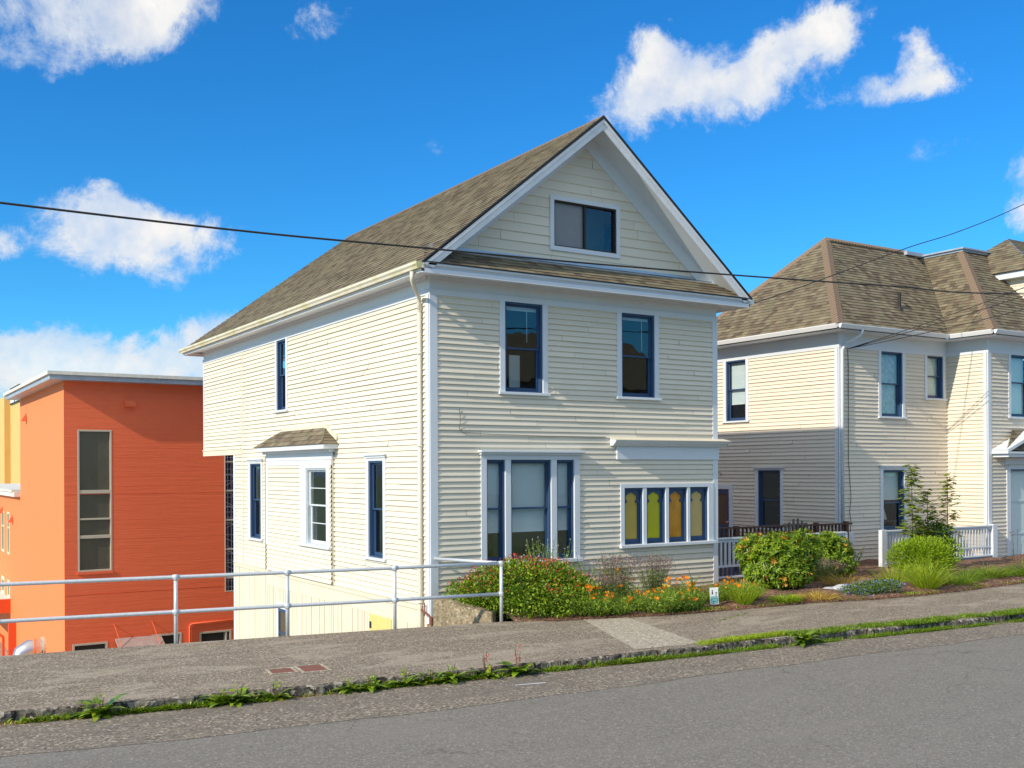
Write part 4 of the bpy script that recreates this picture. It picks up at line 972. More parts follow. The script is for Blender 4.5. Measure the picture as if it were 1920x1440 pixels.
m = MB(); m.quad([(RX, 31.75, 1.8), (12, 31.75, 1.8), (12, 31.75, 5.86), (RX, 31.75, 5.86)]); m.quad([(12, RY, -6), (12, 60, -6), (12, 60, 5.86), (12, RY, 5.86)])
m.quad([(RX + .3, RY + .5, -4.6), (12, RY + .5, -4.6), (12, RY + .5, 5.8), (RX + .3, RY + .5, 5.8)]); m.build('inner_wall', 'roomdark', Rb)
m = MB(); m.box((RX - .52, RY - .52, 5.86), (12, 32.2, 6.02)); sb = m.build('roof_slab', 'slab', Rb)
m = MB(); m.box((RX - .60, RY - .60, 6.025), (12, 32.3, 6.14)); m.build('roofing', 'slabtop', sb)
m = MB(); m.box((RX - .25, 31.76, 1.66), (12, 60, 1.86)); m.box((RX - .30, 32.2, 1.86), (12, 60, 1.96)); m.build('lower_roof', 'slabtop', Rb)
def rwin(F, a, b, c, d, bars, fm='beigeframe', pm='smoked', t=.06, name='window', label=None, rec=.06):
    m = MB(); m.fbox(F, a, a + t, c, d, -rec - .05, .01); m.fbox(F, b - t, b, c, d, -rec - .05, .01); m.fbox(F, a + t, b - t, c, c + t, -rec - .05, .008); m.fbox(F, a + t, b - t, d - t, d, -rec - .05, .008)
    for (z, h) in bars: m.fbox(F, a + t, b - t, z - h / 2, z + h / 2, -rec - .05, .0)
    o = m.build(name, fm, Rb, bevel=.005)
    if label: o['label'] = label
    zs = [c + t] + [x for (z, h) in bars for x in (z - h / 2, z + h / 2)] + [d - t]; zs.sort()
    for p, q in zip(zs[::2], zs[1::2]):
        g = MB(); g.fbox(F, a + t, b - t, p, q, -rec - .04, -rec - .03); g.build('pane', pm, o)
    return o
rwin(FRF, -2.83, -1.70, -.75, 4.19, [(2.03, .12), (1.08, .06), (.46, .11)], label='tall narrow window of four stacked panes')
m = MB(); m.fbox(FRF, -2.86, -1.67, -.84, -.75, 0, .04); m.build('window_ledge', 'red', Rb)
gw = rwin(FRF, 2.29, 3.1, -1.77, 3.6, [(3.08, .05), (2.0, .06), (.91, .06), (-.18, .06), (-1.25, .06)], pm='purple', t=.04, label='very tall violet leaded window half hidden by the cream house')
m = MB(); F = FRF
for x in (2.42, 2.55, 2.7, 2.84): m.fbox(F, x, x + .012, -1.73, 3.56, -.07, -.05)
for k in range(26): z = -1.6 + k * .2 + R_.uniform(-.05, .05); m.bar((2.33, RY + .06, z), (3.06, RY + .06, z + R_.choice([0, 0, .0, .35, -.35])), .01, .012)
for z in (2.4, 1.7, 1.2, .6, -.5, -.9):
    m.tube([(2.45 + .22 * math.cos(a) * 1, RY + .06, z + .22 * math.sin(a)) for a in np.linspace(0, 2.6, 9)], .008, 5)
m.build('lead_tracery', 'galv', gw)
for (a, b, c, d) in ((-3.02, -1.86, -4.4, -3.23), (-.36, .70, -4.4, -3.13), (1.34, 2.53, -4.4, -3.18)):
    rwin(FRF, a, b, c, d, [], t=.07, pm='roomdark', name='window', rec=.2)
m = MB(); m.fbox(FRF, 2.3, 2.36, -4.4, -3.25, -.25, .0); m.build('mullion', 'beigeframe', Rb)
# awning on two struts
m = MB(); m.hull8([(-1.62, RY - .75, -3.52), (-.05, RY - .75, -3.52), (-.05, RY - .02, -3.22), (-1.62, RY - .02, -3.22), (-1.62, RY - .75, -3.45), (-.05, RY - .75, -3.45), (-.05, RY - .02, -3.15), (-1.62, RY - .02, -3.15)]); m.box((-1.62, RY - .78, -3.66), (-.05, RY - .75, -3.44))
m.build('awning', m_plain('weathered_tin', (.45, .36, .33), .6, .3, .2, 4), Rb)
for x in (-1.5, -.2):
    m = MB(); m.tube([(x, RY - .65, -3.45), (x - .15, RY - .0, -2.65)], .012, 8); m.build('strut', 'red', Rb)
m = MB(); m.tube([(.98, RY - .05, -4.6), (.98, RY - .05, -2.90), (1.05, RY - .05, -2.85), (3.5, RY - .05, -2.80)], .035, 8); m.build('drain_pipe', 'red', Rb, smooth=True)
m = MB(); m.box((-1.28, RY - .22, 5.03), (-.93, RY, 5.24)); m.build('scupper', 'red', Rb)
def cone_vent(y, z, s=1):
    m = MB(); a = V3((RX - .02, y, z)); m.extr([a + V3((0, -.13 * s, -.0)), a + V3((0, .13 * s, 0)), a + V3((0, 0, .34 * s))], (-.02, 0, 0)); m.hull8([a + V3((0, -.15 * s, 0)), a + V3((0, .15 * s, 0)), a + V3((-.2 * s, .15 * s, 0)), a + V3((-.2 * s, -.15 * s, 0)), a + V3((0, -.02, .3 * s)), a + V3((0, .02, .3 * s)), a + V3((-.02, .02, .3 * s)), a + V3((-.02, -.02, .3 * s))]); m.build('wall_vent', 'red', Rb)
m = MB()
for zz in (-1.55, 1.95): m.fbox(FRF, RX + .01, 2.28, zz, zz + .012, .0, .006)
m.build('form_joint', 'red', Rb)
cone_vent(29.8, 4.85); cone_vent(34.3, .45); cone_vent(38.0, .75)
for (a, b, c, d) in lwn: rwin(FRS, a, b, c, d, [((c + d) / 2 + .25, .05)], fm='greenframe', pm='smoked', t=.09)
# duct elbow on the side wall
m = MB(); dy = 25.3; dz = -3.95
m.tube([(RX, dy, dz), (RX - .22, dy, dz), (RX - .48, dy + .03, dz - .02), (RX - .72, dy + .06, dz - .16), (RX - .82, dy + .06, dz - .45), (RX - .84, dy + .06, dz - 1.4)], [.30, .34, .37, .36, .34, .34], 20); m.build('vent_duct', 'metal', Rb, smooth=True)
m = MB(); m.tube([(RX, dy, dz), (RX - .08, dy, dz)], .42, 20); m.build('duct_collar', 'beigeframe', Rb)
m = MB(); m.tube([(RX - .34, dy, dz), (RX - .40, dy, dz)], .385, 20); m.build('duct_band', 'orange', Rb)
# low canopy and pilaster at far left
m = MB(); m.box((RX - 2.6, 35.3, -3.25), (RX, 50, -3.10)); m.build('canopy_roof', 'slabtop', Rb)
m = MB(); m.box((RX - 2.6, 35.2, -3.75), (RX, 35.3, -3.12)); m.build('canopy_fascia', 'orangered', Rb); m = MB(); m.box((RX - .30, 33.3, -6), (RX, 33.6, -3.95)); m.build('pilaster', 'orangered', Rb); m = MB(); m.bar((RX - .5, 33.5, -6), (RX - .5, 33.5, -4.6), .1, .1, (0, 1, 0)); m.bar((RX - .5, 33.5, -4.6), (RX - 1.5, 33.6, -3.7), .1, .1); m.build('canopy_frame', 'orangered', Rb)
# yellow building beyond
Yb = thing('yellow_building', (9, 125, -6), 'plain yellow rendered building with a small white sign, seen past the orange wall', 'building')
m = MB(); m.box((7.71, 112, -6.2), (25, 128.8, 12.1)); m.build('wall', 'yellow', Yb); m = MB(); m.box((7.0, 128.81, -6.2), (25, 136, 12.3)); m.build('tower', 'yellow', Yb)
m = MB(); m.box((7.60, 119, 11.2), (7.69, 128, 13.3)); sg_ = m.build('sign', 'signwhite', Yb)
m = MB(); m.box((7.56, 119, 13.1), (7.599, 128, 13.3)); m.box((7.56, 119, 11.2), (7.599, 128, 11.4)); m.box((7.56, 123.6, 11.4), (7.599, 124.0, 13.1)); m.build('border', 'black', sg_)
# distant things seen at the left edge
def blob_tree(name, x, y, z0, h, r, label, seed, parent=None):
    rr = np.random.default_rng(seed); n = 2600
    t = thing(name, (x, y, z0), label, 'tree', 'trees far beyond the yellow building')
    m = MB(); m.tube([(x, y, z0), (x, y, z0 + h * .6)], [r * .08, r * .03], 8); m.build('trunk', 'stem', t)
    c = []
    for k in range(9): a = rr.uniform(0, 6.28); q = rr.uniform(0, .6) * r; c.append((x + q * math.cos(a), y + q * math.sin(a), z0 + h * rr.uniform(.4, .8), r * rr.uniform(.35, .6)))
    c = np.array(c); i = rr.integers(0, len(c), n); d = rr.normal(size=(n, 3)); d /= np.linalg.norm(d, axis=1)[:, None]
    pos = c[i, :3] + d * (c[i, 3] * rr.uniform(.6, 1.05, n) ** .5)[:, None]
    leaves(pos, d, rr, .25 * r / 3, .14 * r / 3, 'crown', 'tree', t)
def leaves(pos, nrm, rr, ln, wd, name, mat, parent, droop=.2, align=.5, var=.35):
    """many small folded leaf faces; pos (n,3) world, nrm (n,3) outward"""
    n = len(pos); d = nrm * align + rr.normal(size=(n, 3)) * (1 - align); d[:, 2] -= droop * (1 - align) * .3
    d /= np.linalg.norm(d, axis=1)[:, None] + 1e-9
    a = rr.normal(size=(n, 3)); s = np.cross(d, a); s /= np.linalg.norm(s, axis=1)[:, None] + 1e-9
    L = (ln * (1 + rr.uniform(-var, var, n)))[:, None]; Wd = (wd * (1 + rr.uniform(-var, var, n)))[:, None]
    u = np.cross(s, d)
    p0 = pos; p1 = pos + d * L * .5 + s * Wd * .5 + u * Wd * .15; p2 = pos + d * L; p3 = pos + d * L * .5 - s * Wd * .5 + u * Wd * .15
    v = np.stack([p0, p1, p2, p3], 1).reshape(-1, 3)
    return quads_obj(v, name, mat, parent)
def quads_obj(v, name, mat, parent):
    off = OFF.get(parent.name, V3((0, 0, 0))) if parent is not None else V3((0, 0, 0))
    v = v - np.array(off); nq = len(v) // 4
    me = bpy.data.meshes.new(name); me.vertices.add(len(v)); me.vertices.foreach_set('co', v.astype(np.float32).ravel())
    me.loops.add(nq * 4); me.loops.foreach_set('vertex_index', np.arange(nq * 4, dtype=np.int32))
    me.polygons.add(nq); me.polygons.foreach_set('loop_start', np.arange(0, nq * 4, 4, dtype=np.int32)); me.polygons.foreach_set('loop_total', np.full(nq, 4, dtype=np.int32))
    me.update(calc_edges=True); me.validate()
    return link_mesh(name, me, mat, parent)
def blades(base, dirv, rr, ln, wd, name, mat, parent, bend=.5, var=.3, seg=3):
    """curved grass blades: base (n,3), dirv (n,3) start direction"""
    n = len(base); L = ln * (1 + rr.uniform(-var, var, n)); Wd = wd * (1 + rr.uniform(-var, var, n))
    d = dirv / (np.linalg.norm(dirv, axis=1)[:, None] + 1e-9)
    hz = np.stack([d[:, 0], d[:, 1], np.zeros(n)], 1) + rr.normal(size=(n, 3)) * [.15, .15, 0]; hz /= np.linalg.norm(hz, axis=1)[:, None] + 1e-9
    sd = np.stack([-hz[:, 1], hz[:, 0], np.zeros(n)], 1); sd = sd + rr.normal(size=(n, 3)) * .3
    sd /= np.linalg.norm(sd, axis=1)[:, None]
    vs = []; p = base.copy(); cur = d.copy(); rows_ = []
    for k in range(seg + 1):
        wk = (Wd * (1 - k / seg) ** .7 * .5 + .0006)[:, None]; rows_.append((p - sd * wk, p + sd * wk))
        p = p + cur * (L / seg)[:, None]; cur = cur + hz * bend / seg + np.array([0, 0, -bend * .55 / seg * (k + 1)]); cur /= np.linalg.norm(cur, axis=1)[:, None]
    # each blade stays one island: shared vertices
    nv = 2 * (seg + 1); V_ = np.zeros((n, nv, 3))
    for k, (a, b) in enumerate(rows_): V_[:, 2 * k] = a; V_[:, 2 * k + 1] = b
    idx = []
    for k in range(seg): idx += [2 * k, 2 * k + 1, 2 * k + 3, 2 * k + 2]
    idx = (np.arange(n)[:, None] * nv + np.array(idx)[None]).ravel().astype(np.int32)
    off = OFF.get(parent.name, V3((0, 0, 0))) if parent is not None else V3((0, 0, 0))
    v = V_.reshape(-1, 3) - np.array(off); nq = n * seg
    me = bpy.data.meshes.new(name); me.vertices.add(len(v)); me.vertices.foreach_set('co', v.astype(np.float32).ravel())
    me.loops.add(nq * 4); me.loops.foreach_set('vertex_index', idx)
    me.polygons.add(nq); me.polygons.foreach_set('loop_start', np.arange(0, nq * 4, 4, dtype=np.int32)); me.polygons.foreach_set('loop_total', np.full(nq, 4, dtype=np.int32))
    me.update(calc_edges=True)
    return link_mesh(name, me, mat, parent), p
for i, (x, y, h, r) in enumerate([(15.5, 220, 12.5, 7), (7, 232, 13.5, 8), (20, 225, 13.5, 7)]):
    blob_tree('far_tree', x, y, -6.3, h, r, ['dark green far tree at the left edge', 'taller far tree at the left edge', 'far tree partly behind the yellow building'][i], 40 + i)
hm = MB(); hx = np.linspace(-1600, 600, 60)
for a, b in zip(hx[:-1], hx[1:]):
    ha = 22 + 14 * math.sin(a * .004) + 6 * math.sin(a * .013); hb = 22 + 14 * math.sin(b * .004) + 6 * math.sin(b * .013)
    hm.quad([(a, 1750, -6), (b, 1750, -6), (b, 1900, hb), (a, 1900, ha)]); hm.quad([(a, 1900, ha), (b, 1900, hb), (b, 2200, -6), (a, 2200, -6)])
tag(hm.build('hills', 'hill', smooth=True), kind='structure')
fb = thing('far_shed', (8, 180, -6), 'low grey shed with pale roof under the far trees', 'shed')
m = MB(); m.box((-4, 180, -6.2), (14, 190, 1.6)); m.build('wall', 'slab', fb); m = MB(); m.box((-4.4, 179.6, 1.6), (14.4, 190.4, 2.1)); m.build('roof', 'slabtop', fb)

OH = thing('opposite_house', (20, -34, 0), 'brown shingled house across the street, seen only reflected in the window glass', 'house')
m = MB(); rows(m, (V3((0, -34, 0)), -X, Z, Y), rect(-36, -10, 0, 8.0), .25, .04); m.quad([(10, -34, 0), (10, -44, 0), (10, -44, 8), (10, -34, 8)]); m.quad([(36, -34, 0), (36, -44, 0), (36, -44, 8), (36, -34, 8)]); m.build('wall', 'opp', OH)
m = MB(); m.extr([(9.5, -33.4, 7.9), (9.5, -44.6, 7.9), (9.5, -39, 11.5)], (27, 0, 0)); m.build('roof', 'shingle', OH)
for x in (13, 17.5, 22, 26.5, 31):
    for z in (1.2, 4.8):
        m = MB(); m.box((x - .65, -34.0 + .001, z - .1), (x + .65, -33.94, z + 2.0)); wo = m.build('window', 'white', OH); m = MB(); m.box((x - .5, -33.94, z), (x + .5, -33.92, z + 1.85)); m.build('pane', 'shade', wo)  # pale pane colour stands in for sky reflected in these windows

# ================================================================ pipe railing
RL = thing('pipe_railing', (.42, -1.9, 0), 'galvanised two-rail pipe railing along the back of the sidewalk', 'railing')
posts = [(-10.2, -.42), (-7.65, -.66), (-5.122, -1.06), (-3.385, -1.34), (-1.576, -1.64), (.405, -1.91)]
HT = 1.05; HM = .50
m = MB(); m.tube([(-14, .1, HT)] + [(x, y, HT) for x, y in posts], .031, 12); m.build('top_rail', 'galv', RL, smooth=True)
m = MB(); m.tube([(-14, .1, HM)] + [(x, y, HM) for x, y in posts], .031, 12); m.build('mid_rail', 'galv', RL, smooth=True)
m = MB(); m.tube([posts[-1] + (HT,), (.06, -.04, 1.02)], .031, 12); m.build('return_rail', 'galv', RL, smooth=True)
for (x, y) in posts:
    m = MB(); m.tube([(x, y, -.05), (x, y, HT)], .031, 12); po = m.build('post', 'galv', RL, smooth=True)
    for z in (HT, HM):
        m = MB(); m.tube([(x, y, z - .05), (x, y, z - .035), (x, y, z + .03), (x, y, z + .042)], [.036, .043, .043, .031], 12); d = V3((.98, -.14, 0)).normalized() * .05
        a = V3((x, y, z)); m.tube([a - d, a + (d if x < 0.2 else d * .2)], .040, 12); m.build('coupling', 'galv', po, smooth=True)
# wing wall beside the railing end
m = MB()
A = [V3((-.30, -.62, -2)), V3((.40, -1.60, -2)), V3((.40, -1.60, .13)), V3((.05, -1.22, .24)), V3((-.26, -.70, .36)), V3((-.30, -.62, .34))]
m.extr(A, (.17, .14, 0)); ww = m.build('wing_wall', 'concrete', None, bevel=.02)
tag(ww, 'short mossy concrete wall sloping down beside the last railing post', 'wall')

# ================================================================ fences
def baluster_fence(x0, x1, y, zb, zt, label, posts_, name='porch_railing', step=.135, y1=None, lowpanel=True):
    t = thing(name, (x0, y, zb), label, 'railing'); y1 = y if y1 is None else y1
    yy = lambda x: y + (y1 - y) * (x - x0) / (x1 - x0)
    m = MB(); m.bar((x0, yy(x0), zt - .02), (x1, yy(x1), zt - .02), .13, .035); m.bar((x0, yy(x0), zt - .075), (x1, yy(x1), zt - .075), .05, .07); m.build('top_rail', 'white', t)
    m = MB(); m.bar((x0, yy(x0), zb + .25), (x1, yy(x1), zb + .25), .05, .045); m.build('bottom_rail', 'white', t)
    x = x0 + .07
    while x < x1 - .04:
        m = MB(); m.box((x - .022, yy(x) - .02, zb + .27), (x + .022, yy(x) + .02, zt - .11)); m.build('baluster', 'white', t)
        if lowpanel: 
            m = MB(); m.box((x - .025, yy(x) - .015, zb + .02), (x + .025, yy(x) + .015, zb + .225)); m.build('slat', 'blue' if 'gate' in name or lowpanel == 'blue' else 'white', t)
        x += step
    m = MB(); m.bar((x0, yy(x0) - .02, zb + .0), (x1, yy(x1) - .02, zb + .0), .10, .04); m.build('base_board', 'white', t)
    for (px, wx, wy, z0, z1) in posts_:
        m = MB(); m.box((px, yy(px) - wy / 2, z0), (px + wx, yy(px) + wy / 2, z1)); m.build('post', 'white', t, bevel=.005)
    return t
baluster_fence(7.47, 11.95, .12, .20, 1.12, 'white baluster railing between the two houses with blue slats at its foot', [(11.9, .1, .1, 0, 1.1)], lowpanel='blue')
t = baluster_fence(14.0, 18.85, .55, .17, 1.05, 'white baluster porch railing behind the lime green bush', [(13.86, .22, .12, -.05, 1.07), (18.78, .22, .16, -.1, 1.07)], lowpanel=True)
m = MB(); m.box((14.3, .52, .02), (18.8, .56, .15)); m.build('skirt_panel', 'teal', t)
# brown deck rail behind
D = thing('deck_railing', (8.3, 1.8, 0), 'dark brown wooden deck railing in front of the neighbour side door', 'railing')
m = MB(); m.bar((7.5, 1.6, 1.24), (13.95, 1.6, 1.20), .12, .04); m.build('top_rail', 'brownwood', D)
m = MB(); m.bar((7.5, 1.6, .4), (13.95, 1.6, .4), .06, .06); m.build('bottom_rail', 'brownwood', D)
x = 7.6
while x < 13.9:
    m = MB(); m.box((x - .02, 1.58, .4), (x + .02, 1.62, 1.2)); m.build('baluster', 'brownwood', D); x += .14
for x in (9.6, 12.55, 13.75):
    m = MB(); m.box((x - .055, 1.545, -.1), (x + .055, 1.655, 1.27)); m.build('post', 'brownwood', D)
K = thing('picket_gate', (11.5, 1.3, 0), 'weathered grey picket gate with rounded arched tops above the large bush', 'gate')
for i, (x, h) in enumerate([(10.98, 1.26), (11.12, 1.34), (11.27, 1.42), (11.43, 1.43), (11.59, 1.37), (11.74, 1.31)]):
    m = MB(); m.extr([V3((x - .035, 1.20, 0)), V3((x + .035, 1.20, 0)), V3((x + .035, 1.20, h - .03)), V3((x + .02, 1.20, h)), V3((x - .02, 1.20, h)), V3((x - .035, 1.20, h - .03))], (0, .02, 0)); m.build('picket', 'greywood', K)
m = MB(); m.bar((10.9, 1.23, 1.28), (11.8, 1.23, 1.28), .02, .025); m.bar((10.9, 1.23, 1.05), (11.8, 1.23, 1.05), .02, .03); m.build('crossbar', 'greywood', K)
# deck of the side porch
m = MB(); m.box((7.6, 1.7, -.1), (13.95, 9.5, .08)); dk = m.build('side_deck', 'brownwood', None); tag(dk, 'low brown plank deck behind the brown railing between the houses', 'deck')

# ================================================================ wires
def wire(name, pts, r, label, n=40, sag=None):
    m = MB(); m.tube(pts, r, 6); o = m.build(name, 'cable', None, smooth=True); return tag(o, label, 'cable')
def cat(a, b, sag, n=40):
    a = V3(a); b = V3(b); return [a.lerp(b, i / n) - Z * sag * 4 * (i / n) * (1 - i / n) for i in range(n + 1)]
import itertools
cp = [(-26, -4.0, 6.35), (-14, -4, 5.99), (-7.935, -4, 5.961), (-4.82, -4, 5.975), (-2.167, -4, 6.045), (1.0, -4, 6.13), (4.36, -4, 6.255), (8.5, -4, 6.44), (13.122, -4, 6.679), (30, -4, 8.2)]
def smooth_pts(P, n=12):
    P = [V3(p) for p in P]; out = []
    for i in range(len(P) - 1):
        p0 = P[max(i - 1, 0)]; p1 = P[i]; p2 = P[i + 1]; p3 = P[min(i + 2, len(P) - 1)]
        for k in range(n):
            t = k / n; out.append(.5 * ((2 * p1) + (p2 - p0) * t + (2 * p0 - 5 * p1 + 4 * p2 - p3) * t * t + (3 * p1 - p0 - 3 * p2 + p3) * t ** 3))
    out.append(P[-1]); return out
wire('overhead_cable', smooth_pts(cp), .0145, 'thick black overhead cable crossing the whole view along the street')
wire('service_wire', smooth_pts([(7.45, 2.2, 5.95), (7.92, .5, 6.477), (9.273, .5, 6.80), (11.95, .5, 7.70), (14.95, .5, 8.74), (17.3, .5, 9.48), (20.44, .5, 10.66), (28, .5, 13.8)]), .012, 'thin black wire rising to the right from the cream house eave corner')
for z1, lb in ((7.62, 'upper'), (7.40, 'middle'), (7.04, 'lowest')):
    a = V3((14.3, 1.95, 6.10)); e = V3((17.18, -1.5, z1)); e2 = a + (e - a) * 2.2
    wire('service_wire', cat(a, e2 + Z * .35, .22), .011, lb + ' of the three wires leaving the neighbour house corner')
# ================================================================ sign
sx_, sy_ = 4.80, -2.72
SG_ = thing('yard_sign', (sx_, sy_, .05), 'small white and teal notice about dogs standing in the mulch', 'sign')
su = V3((math.cos(-.45), math.sin(-.45), 0)); tilt = V3((-.06, 0, 1)).normalized(); su = (su - tilt * su.dot(tilt)).normalized(); sn = -(su.cross(tilt)).normalized()
if sn.dot(CAM - V3((sx_, sy_, 0))) < 0: sn = -sn
FSn = (V3((sx_, sy_, .08)), su, tilt, sn)
m = MB(); m.fbox(FSn, -.085, .085, .0, .33, -.004, .004); m.build('board', 'signwhite', SG_)
m = MB(); m.fbox(FSn, -.075, .075, .015, .155, .004, .0055); m.build('lower_panel', 'tealsign', SG_)
m = MB(); m.fbox(FSn, -.045, -.022, .20, .255, .004, .006); m.fbox(FSn, -.043, -.024, .262, .285, .004, .006); m.fbox(FSn, .03, .045, .165, .185, .004, .006); m.fbox(FSn, .035, .047, .185, .22, .004, .006); m.fbox(FSn, .028, .055, .215, .235, .004, .006); m.build('figures', 'black', SG_)
m = MB(); m.fbox(FSn, -.01, .01, -.25, .02, -.012, -.005); m.build('stake', 'greywood', SG_)
rot = Matrix((su, tilt, sn)).transposed()
for i, txt in enumerate(('CLEAN UP', 'AFTER', 'YOUR DOG')):
    cu = bpy.data.curves.new('lettering', 'FONT'); cu.body = txt; cu.size = .034; cu.align_x = 'CENTER'; cu.extrude = .0008
    tmp = bpy.data.objects.new('tmp', cu); C.objects.link(tmp); bpy.context.view_layer.update()
    me = bpy.data.meshes.new_from_object(tmp.evaluated_get(bpy.context.evaluated_depsgraph_get())); bpy.data.objects.remove(tmp)
    o = link_mesh('lettering', me, 'signwhite', SG_)
    p = FSn[0] + tilt * (.115 - i * .043) + sn * .0066 - V3((sx_, sy_, .05)); o.matrix_local = Matrix.Translation(p) @ rot.to_4x4()

# ================================================================ planting
def ell_surface(rr, n, lobes, lo=.72, hi=1.03, zmin=.0):
    """points through the shell of several overlapping ellipsoid lobes"""
    L = np.array(lobes); vol = L[:, 3] * L[:, 4] + L[:, 5] * L[:, 3]; i = rr.choice(len(L), n, p=vol / vol.sum())
    d = rr.normal(size=(n, 3)); d /= np.linalg.norm(d, axis=1)[:, None]
    r = rr.uniform(lo ** 2, hi ** 2, n) ** .5
    pos = L[i, :3] + d * L[i, 3:6] * r[:, None]; nr = d / L[i, 3:6]; nr /= np.linalg.norm(nr, axis=1)[:, None]
    k = pos[:, 2] > zmin; return pos[k], nr[k]
def lumps(rr, x, y, rx, ry, z0, h, n=9, k=.5):
    out = [(x, y, z0 + h * .45, rx * .80, ry * .80, h * .50)]
    for i in range(n):
        a = 2 * PI * i / n + rr.uniform(-.3, .3); q = rr.uniform(.35, .62)
        out.append((x + rx * q * math.cos(a), y + ry * q * math.sin(a), z0 + h * rr.uniform(.30, .66), rx * rr.uniform(.36, .5) * k * 2, ry * rr.uniform(.36, .5) * k * 2, h * rr.uniform(.26, .38)))
    return out
def stems(t, x, y, z, h, n, rr, spread=.3, mat='stem', r=.012):
    m = MB()
    for i in range(n):
        a = rr.uniform(0, 2 * PI); q = spread * rr.uniform(.3, 1); m.tube([(x + .05 * math.cos(a), y + .05 * math.sin(a), z - .05), (x + q * .5 * math.cos(a), y + q * .5 * math.sin(a), z + h * .5), (x + q * math.cos(a), y + q * math.sin(a), z + h * .85)], [r, r * .7, r * .3], 6)
    return m.build('stems', mat, t)
# --- 1 red-flowered bush
def bush(name, lobes, n, ln, wd, mat, label, cat, loc, seed, extra=None, align=.45, lo=.6, st=True, stspread=.5):
    rr = np.random.default_rng(seed); t = thing(name, loc, label, cat)
    zt = max(l[2] + l[5] for l in lobes)
    if st: stems(t, loc[0], loc[1], loc[2], (zt - loc[2]) * .8, 9, rr, stspread)
    p, nr = ell_surface(rr, n, lobes, lo, 1.06); leaves(p, nr, rr, ln, wd, 'foliage', mat, t, align=align)
    return t, rr
LB = [(a * .90 + .02, b * 1.2, c, d * .92, e, f) for a, b, c, d, e, f in [(A_, B_, C_ * .94, D_, E_, F_ * .92) for A_, B_, C_, D_, E_, F_ in [(.75, -.85, .38, .62, .65, .42), (1.35, -1.05, .50, .72, .75, .55), (2.0, -1.15, .45, .72, .75, .55), (2.45, -1.35, .35, .50, .60, .42), (1.2, -1.5, .30, .6, .45, .38), (1.9, -1.75, .26, .6, .38, .34), (.35, -.6, .35, .4, .4, .35), (1.6, -.8, .62, .7, .6, .48), (2.2, -1.0, .55, .5, .5, .50), (.95,-.6,.5,.5,.45,.48)]]]
t, rr = bush('flowering_bush', LB, 24000, .058, .036, 'leaf_box', 'wide low green bush with red and pink flowers at the house corner by the railing', 'bush', (1.5, -1.1, .04), 11, stspread=1.0)
p, nr = ell_surface(rr, 5200, [(a, b, c, d * 1.06, e * 1.06, f * 1.10) for a, b, c, d, e, f in LB], .98, 1.09, .45)
sel = (rr.uniform(size=len(p)) < np.clip((p[:, 2] - .45) * 1.2 + .30 * np.sin(p[:, 0] * 5) + .12, 0.04, .95)); p, nr = p[sel], nr[sel]
k = rr.uniform(size=len(p)) < .8
leaves(p[k], nr[k] * .5 + [0, 0, .5], rr, .042, .030, 'blossoms', 'redflower', t, align=.6); leaves(p[~k], nr[~k], rr, .035, .03, 'blossoms', 'pinkflower', t, align=.6)
# --- 2 tall feathery stems beside it
def stem_plant(name, cx, cy, n, h, spread, leafm, flm, label, seed, fl=.03, leafn=14, cat='plant', ground=.06, leanx=0, lw=.006, ll=.05, stm='greenstem', lww=None):
    rr = np.random.default_rng(seed); t = thing(name, (cx, cy, ground), label, cat); m = MB(); P = []; T = []
    for i in range(n):
        a = rr.uniform(0, 2 * PI); q = spread * math.sqrt(rr.uniform()); bx, by = cx + q * math.cos(a), cy + q * math.sin(a); hh = h * rr.uniform(.6, 1.05); lx, ly = rr.normal() * .08 * h + (bx - cx) * .4 + leanx, rr.normal() * .08 * h + (by - cy) * .4
        pts = [V3((bx + lx * s * s, by + ly * s * s, ground + hh * s)) for s in (0, .33, .66, 1)]; m.tube(pts, [lw, lw * .8, lw * .6, lw * .4], 4)
        T.append(pts[-1])
        for k in range(leafn): s = rr.uniform(.08, .95); P.append((bx + lx * s * s, by + ly * s * s, ground + hh * s))
    m.build('stems', stm, t); P = np.array(P); leaves(P, np.tile([0, 0, .6], (len(P), 1)), rr, ll, lww or ll * .28, 'foliage', leafm, t, align=.3)
    T = np.array(T)
    if flm:
        TT = np.repeat(T, 6, 0); leaves(TT, rr.normal(size=TT.shape), rr, fl, fl * .8, 'blossoms', flm, t, align=.5)
    return t, T
stem_plant('wildflower', 2.05, -1.1, 50, 1.30, .36, 'blade_poppy', 'whitefl', 'tall feathery green wildflowers with white heads in front of the large window', 21, .016, 30)
stem_plant('wildflower', 2.55, -1.25, 34, .90, .30, 'blade_poppy', None, 'airy green wildflower stems at the right end of the red-flowered bush', 23, .016, 34)
stem_plant('wildflower', 3.0, -1.2, 16, 1.05, .40, 'blade', 'bluefl', 'sparse thin stems with tiny blue flowers against the siding', 24, .014, 8)
